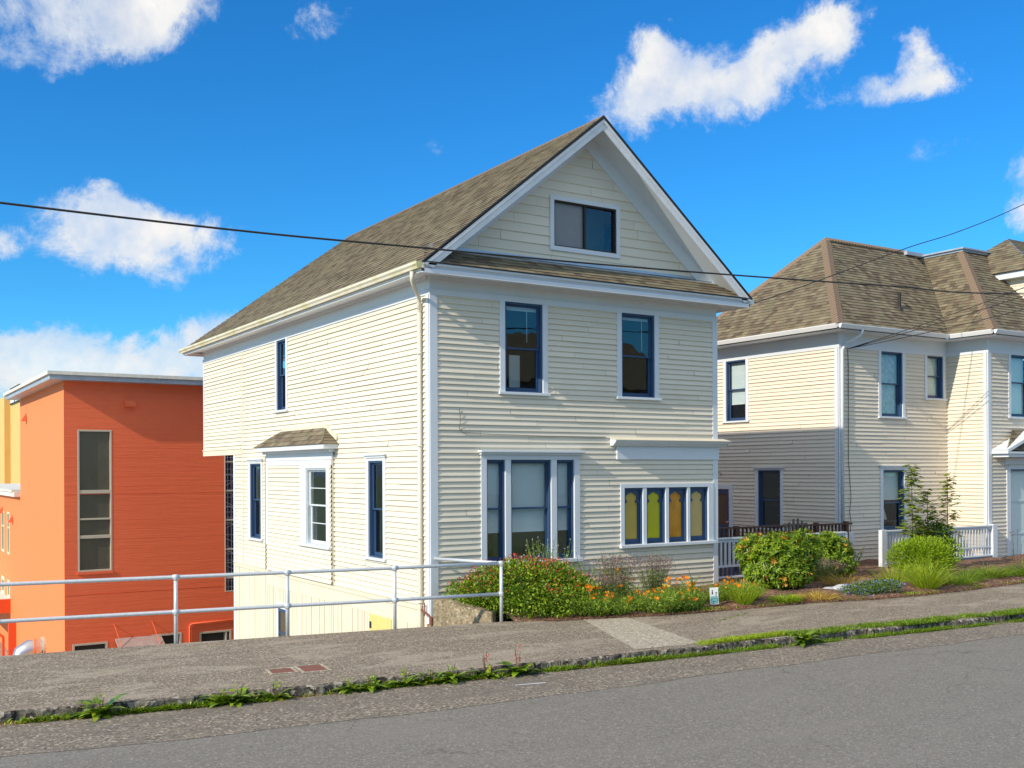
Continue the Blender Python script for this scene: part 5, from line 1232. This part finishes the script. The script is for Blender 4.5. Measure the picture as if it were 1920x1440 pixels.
# --- poppies
def petal_flower(mat, s=.045):
    m = MB()
    for k in range(4):
        a = k * PI / 2; d = V3((math.cos(a), math.sin(a), 0)); q = V3((-math.sin(a), math.cos(a), 0))
        m.quad([V3((0, 0, 0)), d * s * .6 + q * s * .55 + Z * s * .35, d * s * 1.0 + Z * s * .75, d * s * .6 - q * s * .55 + Z * s * .35])
    me = bpy.data.meshes.new('blossom'); me.from_pydata(m.v, [], m.f); me.materials.append(M[mat]); return me
FLO = petal_flower('poppy', .052); FLY = petal_flower('poppyyel', .04)
def poppy_patch(cx, cy, rx, ry, h, nfol, nfl, label, seed, yel=.15, mat='blade_poppy', name='poppy_clump', cat='flower clump', flh=(.8, 1.15), bw=.006, xb=0):
    rr = np.random.default_rng(seed); t = thing(name, (cx, cy, .05), label, cat, None)
    a = rr.uniform(0, 2 * PI, nfol); q = np.sqrt(rr.uniform(size=nfol)); b = np.stack([cx + rx * q * np.cos(a), cy + ry * q * np.sin(a), np.full(nfol, .04)], 1)
    d = np.stack([np.cos(a) * q * .5 + rr.normal(size=nfol) * .35, np.sin(a) * q * .5 + rr.normal(size=nfol) * .35, np.ones(nfol)], 1)
    k_ = nfol // 2; blades(b[:k_], d[:k_], rr, h * .80, bw, 'foliage', mat, t, bend=.6, var=.35)
    n2 = int(nfol * 2.2); i = rr.integers(0, nfol, n2); s = rr.uniform(.15, .8, n2)[:, None]; p = b[i] + d[i] / np.linalg.norm(d[i], axis=1)[:, None] * s * h * .8
    leaves(p, d[i], rr, .062, .020, 'leaflets', mat, t, align=.3)
    m = MB(); F_ = []
    for k in range(nfl):
        a_ = rr.uniform(0, 2 * PI); q_ = math.sqrt(rr.uniform()); x, y = cx + rx * q_ * math.cos(a_) + xb * rr.uniform(), cy + ry * q_ * math.sin(a_); z = h * rr.uniform(*flh) * (1 - .35 * q_ ** 2)
        m.tube([(x + rr.normal() * .03, y + rr.normal() * .03, .05), (x, y, z)], .003, 4); F_.append((x, y, z))
    if nfl: m.build('stems', 'greenstem', t)
    for (x, y, z) in F_:
        o = bpy.data.objects.new('blossom', FLY if rr.uniform() < yel else FLO); C.objects.link(o); o.parent = t; o.location = V3((x, y, z)) - V3((cx, cy, .05))
        o.rotation_euler = (rr.normal() * .45 - .2, rr.normal() * .45 - .2, rr.uniform(0, 6)); s = rr.uniform(.75, 1.25); o.scale = (s, s, s)
    return t
poppy_patch(2.15, -2.10, .45, .50, .52, 1300, 26, 'green clump with orange poppies just right of the red-flowered bush', 31)
poppy_patch(2.60, -2.40, .34, .30, .40, 900, 8, 'lower poppy clump at the sidewalk edge between the red bush and the lavender', 32)
poppy_patch(3.45, -2.55, .50, .38, .46, 1300, 18, 'poppy clump with orange and yellow flowers in front of the lavender', 33, .35)
poppy_patch(4.25, -2.25, .36, .45, .54, 1100, 30, 'densest orange poppy clump, just left of the small sign', 34, .12, xb=.15)
poppy_patch(3.15, -1.75, .35, .30, .76, 450, 10, 'taller poppies rising among the lavender', 35, .05)
poppy_patch(4.0, -2.80, .34, .20, .28, 700, 4, 'low dark green clump at the sidewalk edge left of the sign', 36, .2, 'leaf_dark')
# --- lavender
def lavender(cx, cy, h, r, n, label, seed):
    rr = np.random.default_rng(seed); t = thing('lavender', (cx, cy, .05), label, 'lavender')
    a = rr.uniform(0, 2 * PI, n); q = np.sqrt(rr.uniform(size=n)); b = np.stack([cx + r * .45 * q * np.cos(a), cy + r * .45 * q * np.sin(a), np.full(n, .05)], 1)
    d = np.stack([np.cos(a) * q * r / h * 1.0 + rr.normal(size=n) * .10, np.sin(a) * q * r / h + rr.normal(size=n) * .10, np.ones(n)], 1)
    o, tips = blades(b, d, rr, h, .005, 'stems', 'lavleaf', t, bend=.1, var=.35, seg=2)
    dd = d / np.linalg.norm(d, axis=1)[:, None]; L = np.full(n, h)
    i = rr.integers(0, n, n * 9); s = rr.uniform(.10, .75, n * 9)[:, None]; leaves(b[i] + dd[i] * s * h + rr.normal(size=(n * 9, 3)) * .02, dd[i], rr, .050, .011, 'foliage', 'lavleaf', t, align=.6)
    i = rr.integers(0, n, n * 5); s = rr.uniform(.74, 1.04, n * 5)[:, None]; leaves(b[i] + dd[i] * s * h + rr.normal(size=(n * 5, 3)) * .012, dd[i], rr, .028, .018, 'blossoms', 'lav', t, align=.4)
    return t
lavender(3.25, -1.60, .95, .30, 260, 'tallest lavender, dusky purple, behind the orange poppies', 51)
lavender(2.90, -1.85, .66, .26, 150, 'smaller lavender at the left of the tallest one', 52)
lavender(4.60, -1.15, .85, .33, 240, 'rounded lavender under the coloured glass windows', 53)
# blades plant
def grass_clump(cx, cy, r, h, n, wd, mat, label, seed, name='grass_clump', cat='grass clump', bend=.7, spread=1.0, z=.05, group=None, seg=4, ex=1.0):
    rr = np.random.default_rng(seed); t = thing(name, (cx, cy, z), label, cat, group)
    a = rr.uniform(0, 2 * PI, n); q = np.sqrt(rr.uniform(size=n)); b = np.stack([cx + ex * r * q * np.cos(a), cy + r * q * np.sin(a), np.full(n, z)], 1)
    d = np.stack([np.cos(a) * q * spread + rr.normal(size=n) * .18, np.sin(a) * q * spread + rr.normal(size=n) * .18, np.ones(n)], 1)
    blades(b, d, rr, h, wd, 'blades', mat, t, bend=bend, seg=seg); return t
grass_clump(5.75, -1.0, .08, .62, 26, .022, 'blade', 'strappy green leaves arching against the siding right of the lavender', 61, 'strappy_plant', 'plant', .8, .8)
grass_clump(5.15, -2.2, .30, .26, 260, .018, 'leaf_lime', 'low yellow-green leafy patch just behind the small sign', 62, 'leafy_plant', 'plant', .8, 1)
grass_clump(2.05, -1.98, .12, .26, 60, .018, 'blade', 'small strappy tuft at the foot of the last railing post', 63, 'leafy_tuft', 'plant', .8, 1.4)
# --- clump right of the sign
poppy_patch(5.75, -2.35, .42, .42, .50, 1500, 22, 'grassy clump with orange poppies between the sign and the big bush', 71, .1, 'blade_poppy')
grass_clump(5.45, -2.85, .16, .50, 260, .012, 'blade_lime', 'bright lime grass tuft right of the small sign', 72, bend=.5, spread=.8)
# --- rhododendron-like bushes of whorled leaves
def whorl_bush(name, cx, cy, rx, ry, h, nw, label, seed, matl='leaf_rhodo', matn='orangeleaf', frac=.08, ll=.10, lw=.030, z=.08, nn=9, per=9):
    rr = np.random.default_rng(seed); t = thing(name, (cx, cy, z), label, 'bush'); stems(t, cx, cy, z, h * .8, 12, rr, rx * .7, r=.02)
    lob = lumps(rr, cx, cy, rx, ry, z, h, nn); p, nr = ell_surface(rr, nw, lob, .80, 1.02, z)
    # whorls on the surface
    nr = nr * .75 + np.array([-.10, -.05, .35]); nr /= np.linalg.norm(nr, axis=1)[:, None]
    def wh(p, nr, mat, nm, per, ll, lw, up):
        m = len(p); a1 = np.cross(nr, rr.normal(size=(m, 3))); a1 /= np.linalg.norm(a1, axis=1)[:, None]; a2 = np.cross(nr, a1); V_ = []
        for k in range(per):
            ang = 2 * PI * k / per + rr.uniform(-.25, .25, m); rad = a1 * np.cos(ang)[:, None] + a2 * np.sin(ang)[:, None]; u_ = rr.uniform(up[0], up[1], m)[:, None]
            d = rad * np.sqrt(np.maximum(0, 1 - u_ ** 2)) + nr * u_; L = (ll * rr.uniform(.65, 1.2, m))[:, None]; sd = np.cross(d, nr); sd /= np.linalg.norm(sd, axis=1)[:, None] + 1e-9; w_ = (lw * rr.uniform(.8, 1.2, m))[:, None]
            V_.append(np.stack([p, p + d * L * .55 + sd * w_ * .5 + nr * .006, p + d * L - nr * L * .12, p + d * L * .55 - sd * w_ * .5 + nr * .006], 1))
        quads_obj(np.concatenate(V_, 0).reshape(-1, 3), nm, mat, t)
    k = rr.uniform(size=len(p)) < frac
    wh(p[~k], nr[~k], matl, 'foliage', per, ll, lw, (-.1, .8)); 
    if matn: wh(p[k], nr[k], matn, 'young_leaves', 7, ll * .85, lw, (.3, .9))
    p2, n2 = ell_surface(rr, nw * 4, lob, .55, .88, z); leaves(p2, n2, rr, ll, lw, 'inner_foliage', 'leaf_box', t, align=.4)
    return t
whorl_bush('evergreen_bush', 7.90, -1.50, 1.10, .95, 1.30, 1700, 'largest glossy evergreen bush, with orange young leaves, between the houses', 81, z=.06, frac=.11, ll=.12, lw=.032)
whorl_bush('evergreen_bush', 10.7, -.5, .66, .58, 1.18, 620, 'smaller glossy evergreen bush just behind the right side of the largest one', 82, z=.06, frac=.04, ll=.12, lw=.032)
# --- lime bush
def fine_bush(cx, cy, rx, ry, h, n, label, seed, mat='leaf_lime', ll=.085, lw=.022, z=.06, name='lime_bush', align=.75, nn=12):
    rr = np.random.default_rng(seed); t = thing(name, (cx, cy, z), label, 'bush'); stems(t, cx, cy, z, h * .7, 8, rr, rx * .6)
    lob = lumps(rr, cx, cy, rx, ry, z, h, nn, .42); p, nr = ell_surface(rr, n, lob, .72, 1.05, z); leaves(p, nr + [0, 0, .4], rr, ll, lw, 'foliage', mat, t, align=align); return t
fine_bush(12.85, -1.55, .98, .85, 1.0, 9500, 'rounded lime green fine-leaved bush in front of the porch railing', 91)
# --- dark shrub and maple saplings
fine_bush(14.45, -.6, .90, .50, 1.40, 6000, 'dark green loose shrub around the foot of the maple saplings', 92, 'leaf_dark', .06, .035, .06, 'dark_shrub', .4, 9)
def sapling(cx, cy, h, lean, n, label, seed):
    rr = np.random.default_rng(seed); t = thing('maple_sapling', (cx, cy, .1), label, 'sapling', None); m = MB(); pts = [V3((cx + lean * s * s, cy, .1 + h * s)) for s in np.linspace(0, 1, 8)]; m.tube(pts, list(np.linspace(.018, .005, 8)), 6)
    P = []; 
    for k in range(n):
        s = .30 + .70 * (k + .5) / n; b = V3((cx + lean * s * s, cy, .1 + h * s)); a = rr.uniform(0, 2 * PI); L = (.30 * (1 - s) + .10) * rr.uniform(.7, 1.2); e = b + V3((math.cos(a) * L, math.sin(a) * L, .10 * rr.uniform(.2, 1.2))); m.tube([b, e], .0035, 4); P.append((e, a))
    m.build('trunk', 'stem', t); V_ = []
    for (e, a) in P:      # five-lobed drooping leaves in layers
        for j in range(4):
            s = rr.uniform(.11, .19); c = e + V3(rr.normal(size=3) * .05); d = V3((math.cos(a + j), math.sin(a + j), -.35)).normalized(); q = d.cross(Z).normalized()
            for ang in (-1.15, -.55, 0, .55, 1.15):
                dd = d * math.cos(ang) + q * math.sin(ang); qq = dd.cross(V3((0, 0, 1))).normalized(); l = s * (1 - abs(ang) * .28); V_ += [c, c + dd * l * .5 + qq * l * .20, c + dd * l, c + dd * l * .5 - qq * l * .20]
    quads_obj(np.array([tuple(v) for v in V_]), 'crown', 'leaf_maple', t); return t
sapling(13.35, -.85, 2.62, -.05, 70, 'tallest maple sapling rising left in front of the porch', 101)
sapling(14.05, -.75, 2.0, .05, 42, 'middle maple sapling, shorter than its neighbours', 102)
sapling(14.75, -.85, 2.35, .03, 46, 'right-hand slender maple sapling against the sunlit siding', 103)
# --- lower plants
fine_bush(8.95, -3.15, 1.15, .36, .32, 4600, 'low mat of dark leaves with tiny blue flowers at the sidewalk edge', 111, 'leaf_dark', .04, .02, .03, 'blue_flower_mat', .4, 10)
rr = np.random.default_rng(112); tmat = bpy.data.objects.get('blue_flower_mat'); p, nr = ell_surface(rr, 900, lumps(np.random.default_rng(111), 8.95, -3.15, 1.17, .38, .03, .33, 10, .42), .98, 1.08, .05); leaves(p, nr, rr, .022, .022, 'blossoms', 'bluefl', tmat, align=.8)
grass_clump(10.6, -3.25, .20, .74, 420, .014, 'blade_lime', 'tall bright lime grass tuft in front of the rounded lime bush', 121, bend=.55, spread=.9, seg=5)
grass_clump(11.0, -2.2, .32, .48, 260, .014, 'blade_lime', 'loose lime grass left of the rounded lime bush', 122, bend=.5, spread=.8, ex=1.6)
grass_clump(9.7, -1.75, .32, .42, 300, .010, 'straw', 'dry yellow and orange grass behind the blue-flowered mat', 123, bend=.9, spread=1.1, ex=1.4)
grass_clump(11.75, -3.15, .22, .40, 360, .014, 'blade', 'low arching fern-like grass right of the tall lime tuft', 124, bend=1.2, spread=1.5, ex=1.6)
grass_clump(12.7, -2.8, .25, .38, 300, .014, 'blade', 'second low arching grass, behind the first and near the railing end', 125, bend=1.1, spread=1.4, ex=1.6)
grass_clump(13.8, -2.65, .35, .46, 520, .014, 'blade', 'dense green grass mound in front of the wing corner', 126, bend=1.0, spread=1.2, ex=1.5)
grass_clump(15.2, -2.9, .45, .50, 560, .014, 'blade', 'green grass mound at the right edge of the view', 127, bend=1.0, spread=1.2, ex=1.6)
grass_clump(6.5, -3.0, .22, .20, 360, .014, 'leaf_lime', 'small bright ground plant below the largest bush', 128, bend=.9, spread=1.3, ex=1.5)
grass_clump(7.35, -3.05, .25, .34, 260, .009, 'straw', 'flattened dry yellow straw left of the blue-flowered mat', 129, bend=1.6, spread=1.9, ex=1.4)
lavender(9.85, -1.0, .55, .45, 260, 'dry grey lavender in the shade under the smaller evergreen bush', 130)
stem_plant('rose_stems', 12.6, .75, 14, .75, .45, 'leaf_dark', None, 'spindly dark rose stems against the neighbour wall beside the white post', 131, leafn=30, ll=.05, lww=.03, stm='stem')
stem_plant('seed_stalks', 16.6, -1.6, 5, 1.0, .10, 'stem', 'lav', 'bare dark seed stalks in front of the pale tall window', 132, .03, 6, stm='stem')
rr = np.random.default_rng(140)
for i, (x, y, s) in enumerate([(9.0, -2.3, .28), (9.45, -2.2, .2), (8.6, -2.25, .2)]):
    m = MB(); pts = []
    for a in range(8):
        for b in range(5):
            th_ = a / 8 * 2 * PI; ph = b / 4 * PI / 2; q = s * (1 + .2 * math.sin(a * 3 + b)); m.v.append((x + q * 1.4 * math.cos(th_) * math.cos(ph), y + q * .8 * math.sin(th_) * math.cos(ph), .04 + s * .5 * math.sin(ph)))
    for a in range(8):
        for b in range(4): c = (a + 1) % 8; m.f.append((a * 5 + b, c * 5 + b, c * 5 + b + 1, a * 5 + b + 1)); m.mi.append(0); m.uv += [(0, 0)] * 4
    tag(m.build('garden_stone', 'stone', None, smooth=True), ['largest pale flat stone behind the blue-flowered mat', 'pale stone right of the largest flat stone', 'grey stone nearest the largest evergreen bush'][i], 'stone', 'stones behind the blue flowers')
# mulch ground-cover bits, verge grass, kerb weeds
def strip(name, xs0, xs1, yf, z, n, h, wd, mat, seed, dens=None, spread=.6, kind='stuff', width=.1, bend=.8):
    rr = np.random.default_rng(seed); x = rr.uniform(xs0, xs1, n)
    if dens is not None: k = rr.uniform(size=n) < dens(x); x = x[k]
    n = len(x); y = np.array([yf(v) for v in x]) + rr.uniform(-.5, .5, n) * width; b = np.stack([x, y, np.full(n, z)], 1); d = np.stack([rr.normal(size=n) * spread, rr.normal(size=n) * spread, np.ones(n)], 1)
    o, _ = blades(b, d, rr, h, wd, name, mat, None, bend=bend, seg=3); return tag(o, kind=kind)
kb = lambda x: lerp_line(KB, x)
dn1 = lambda x: np.clip(.45 + .5 * np.sin(x * 1.9 + 1) + .35 * np.sin(x * 4.7), .04, 1)
tag(strip('kerb_weeds', -9, 1.0, lambda x: kb(x) - .05, -.13, 14000, .095, .020, 'leaf_rhodo', 201, dn1, .9, width=.12), 'green weeds along the foot of the kerb on the left', 'weeds')
tag(strip('kerb_grass', -1.6, 14, lambda x: kb(x) - .06, -.13, 30000, .085, .010, 'blade', 202, lambda x: np.clip(.50 + .4 * np.sin(x * 1.3) + .35 * np.sin(x * 5.1), .04, 1), .9, width=.16), 'green grass and weeds along the foot of the kerb on the right', 'grass')
tag(strip('dry_kerb_grass', -9, 2, lambda x: kb(x) - .07, -.13, 3500, .06, .008, 'straw', 203, lambda x: np.clip(.4 + .6 * np.sin(x * 2.6 + 2), 0, 1), 1.2, width=.12), 'dry straw-coloured grass at the foot of the kerb', 'grass')
tag(strip('verge_grass', 1.6, 3.6, lambda x: kb(x) + .12 + .12 * (x - 1.6) / 2, 0, 6500, .07, .009, 'blade_lime', 204, lambda x: np.clip((x - 1.6) * 1.2, .1, 1), .6, width=.22), 'bright short grass on the kerb top right of the pale slab', 'grass')
tag(strip('verge_grass', 3.4, 20, lambda x: kb(x) + .17 + .05 * math.sin(x * 2.7), 0, 42000, .075, .013, 'blade', 205, lambda x: np.clip(.55 + .35 * np.sin(x * 2.2) + .3 * np.sin(x * 7.3), .12, 1), .9, width=.34), 'thick green grass verge between kerb and walk at the right', 'grass')
tag(strip('mulch_weeds', 3.0, 16, lambda x: lerp_line(BK, x) + .16, .03, 5000, .055, .014, 'leaf_lime', 206, lambda x: np.clip(.5 + .6 * np.sin(x * 3.3), 0, 1), 1.0, width=.35), 'low scattered greenery along the front of the bed', 'weeds')
tag(strip('mulch_chips', 1.0, 16, lambda x: lerp_line(BK, x) + .14, .035, 9000, .035, .014, m_leaf('bark_chip', G((.10, .04, .02), (.22, .10, .06), (.32, .18, .11)), .05, .9), 207, None, 2.5, width=.5), 'brown bark chips along the front of the bed', 'mulch')
tag(strip('crack_weeds', 3.6, 4.8, lambda x: -4.1 + (x - 3.6) * .55 - (x - 3.6) ** 2 * .1, 0, 260, .030, .010, 'blade', 208, lambda x: np.clip(.3 + np.sin(x * 23), 0, 1), .9, width=.04), 'thin line of weeds in a crack of the walk', 'weeds')
# individual leafy weeds along the kerb
def dock(cx, cy, r, h, label, seed, n=26, z=-.12):
    rr = np.random.default_rng(seed); t = thing('leafy_weed', (cx, cy, z), label, 'weed', 'leafy weeds along the kerb')
    a = rr.uniform(0, 2 * PI, n); b = np.stack([cx + .02 * np.cos(a), cy + .02 * np.sin(a), np.full(n, z)], 1); el_ = rr.uniform(.3, 1.6, n); d = np.stack([np.cos(a), np.sin(a), el_], 1)
    # broad leaves
    nn = n; seg = 4; L = 1.55 * r * rr.uniform(.6, 1.2, nn); V_ = []
    V_ = []
    for i in range(nn):
        p = V3(b[i]); dd = V3(d[i]).normalized(); sd = V3((-math.sin(a[i]), math.cos(a[i]), 0)); w0 = .16 * L[i]; prev = None
        for k in range(seg + 1):
            s = k / seg; wk = w0 * math.sin(PI * (.12 + .88 * s)) * (1 if s < 1 else .1) + .002; cur = (p - sd * wk, p + sd * wk)
            if prev: V_ += [prev[0], prev[1], cur[1], cur[0]]
            prev = cur; p = p + dd * L[i] / seg; dd = (dd + V3((0, 0, -.32))).normalized()
    quads_obj(np.array([tuple(v) for v in V_]), 'leaves', 'leaf_rhodo', t)
    m = MB()
    for k in range(3): q = rr.normal(size=2) * .05; m.tube([(cx, cy, z), (cx + q[0], cy + q[1], z + h * rr.uniform(.7, 1))], .004, 5)
    m.build('stalks', 'stem', t); P = np.array([[cx + rr.normal() * .03, cy + rr.normal() * .03, z + h * rr.uniform(.4, 1)] for _ in range(30)]); leaves(P, np.tile([0, 0, 1.], (30, 1)), rr, .03, .018, 'seed_heads', 'redflower' if seed in (308, 309) else 'leaf_lime', t, align=.2)
dw_ = [(-7.02, .26, .24, 'bright rosette weed, leftmost large one on the kerb'), (-5.62, .20, .17, 'low spreading weed left of the utility covers'), (-5.45, .16, .22, 'upright weed touching the low spreading one, left of the covers'), (-5.0, .15, .24, 'weed with a yellow tip directly below the utility covers'),
       (-4.05, .16, .16, 'weed right of the utility covers'), (-3.75, .15, .18, 'second weed right of the utility covers'), (-3.3, .16, .22, 'grassy weed midway between the covers and the tall pair'), (-2.62, .19, .24, 'bright weed left of the two tall stalked weeds'),
       (-2.1, .17, .34, 'left of the two tall reddish stalked weeds'), (-1.62, .22, .38, 'right and tallest of the two reddish stalked weeds'), (-2.9, .14, .2, 'small weed beside the bright weed'), (3.55, .24, .16, 'broad-leaved weed on the kerb below the sign')]
for i, (x, r, h, lb) in enumerate(dw_): dock(x, kb(x) - .06, r, h, lb, 300 + i)
# short white paint mark on the road
m = MB(); m.quad([(-2.05, -6.22, -.121), (-1.62, -6.30, -.121), (-1.62, -6.34, -.121), (-2.05, -6.25, -.121)]); tag(m.build('paint_mark', 'signwhite', None), kind='structure')
# joints across the walk
m = MB()
for x in (6.4, 10.7, 14.5):
    y0, y1 = lerp_line(BK, x) - .02, lerp_line(KB, x - .35) + .1; m.quad([(x, y0, .003), (x + .022, y0, .003), (x - .33, y1, .003), (x - .352, y1, .003)])
tag(m.build('sidewalk_joints', 'slabpale', None), kind='structure')
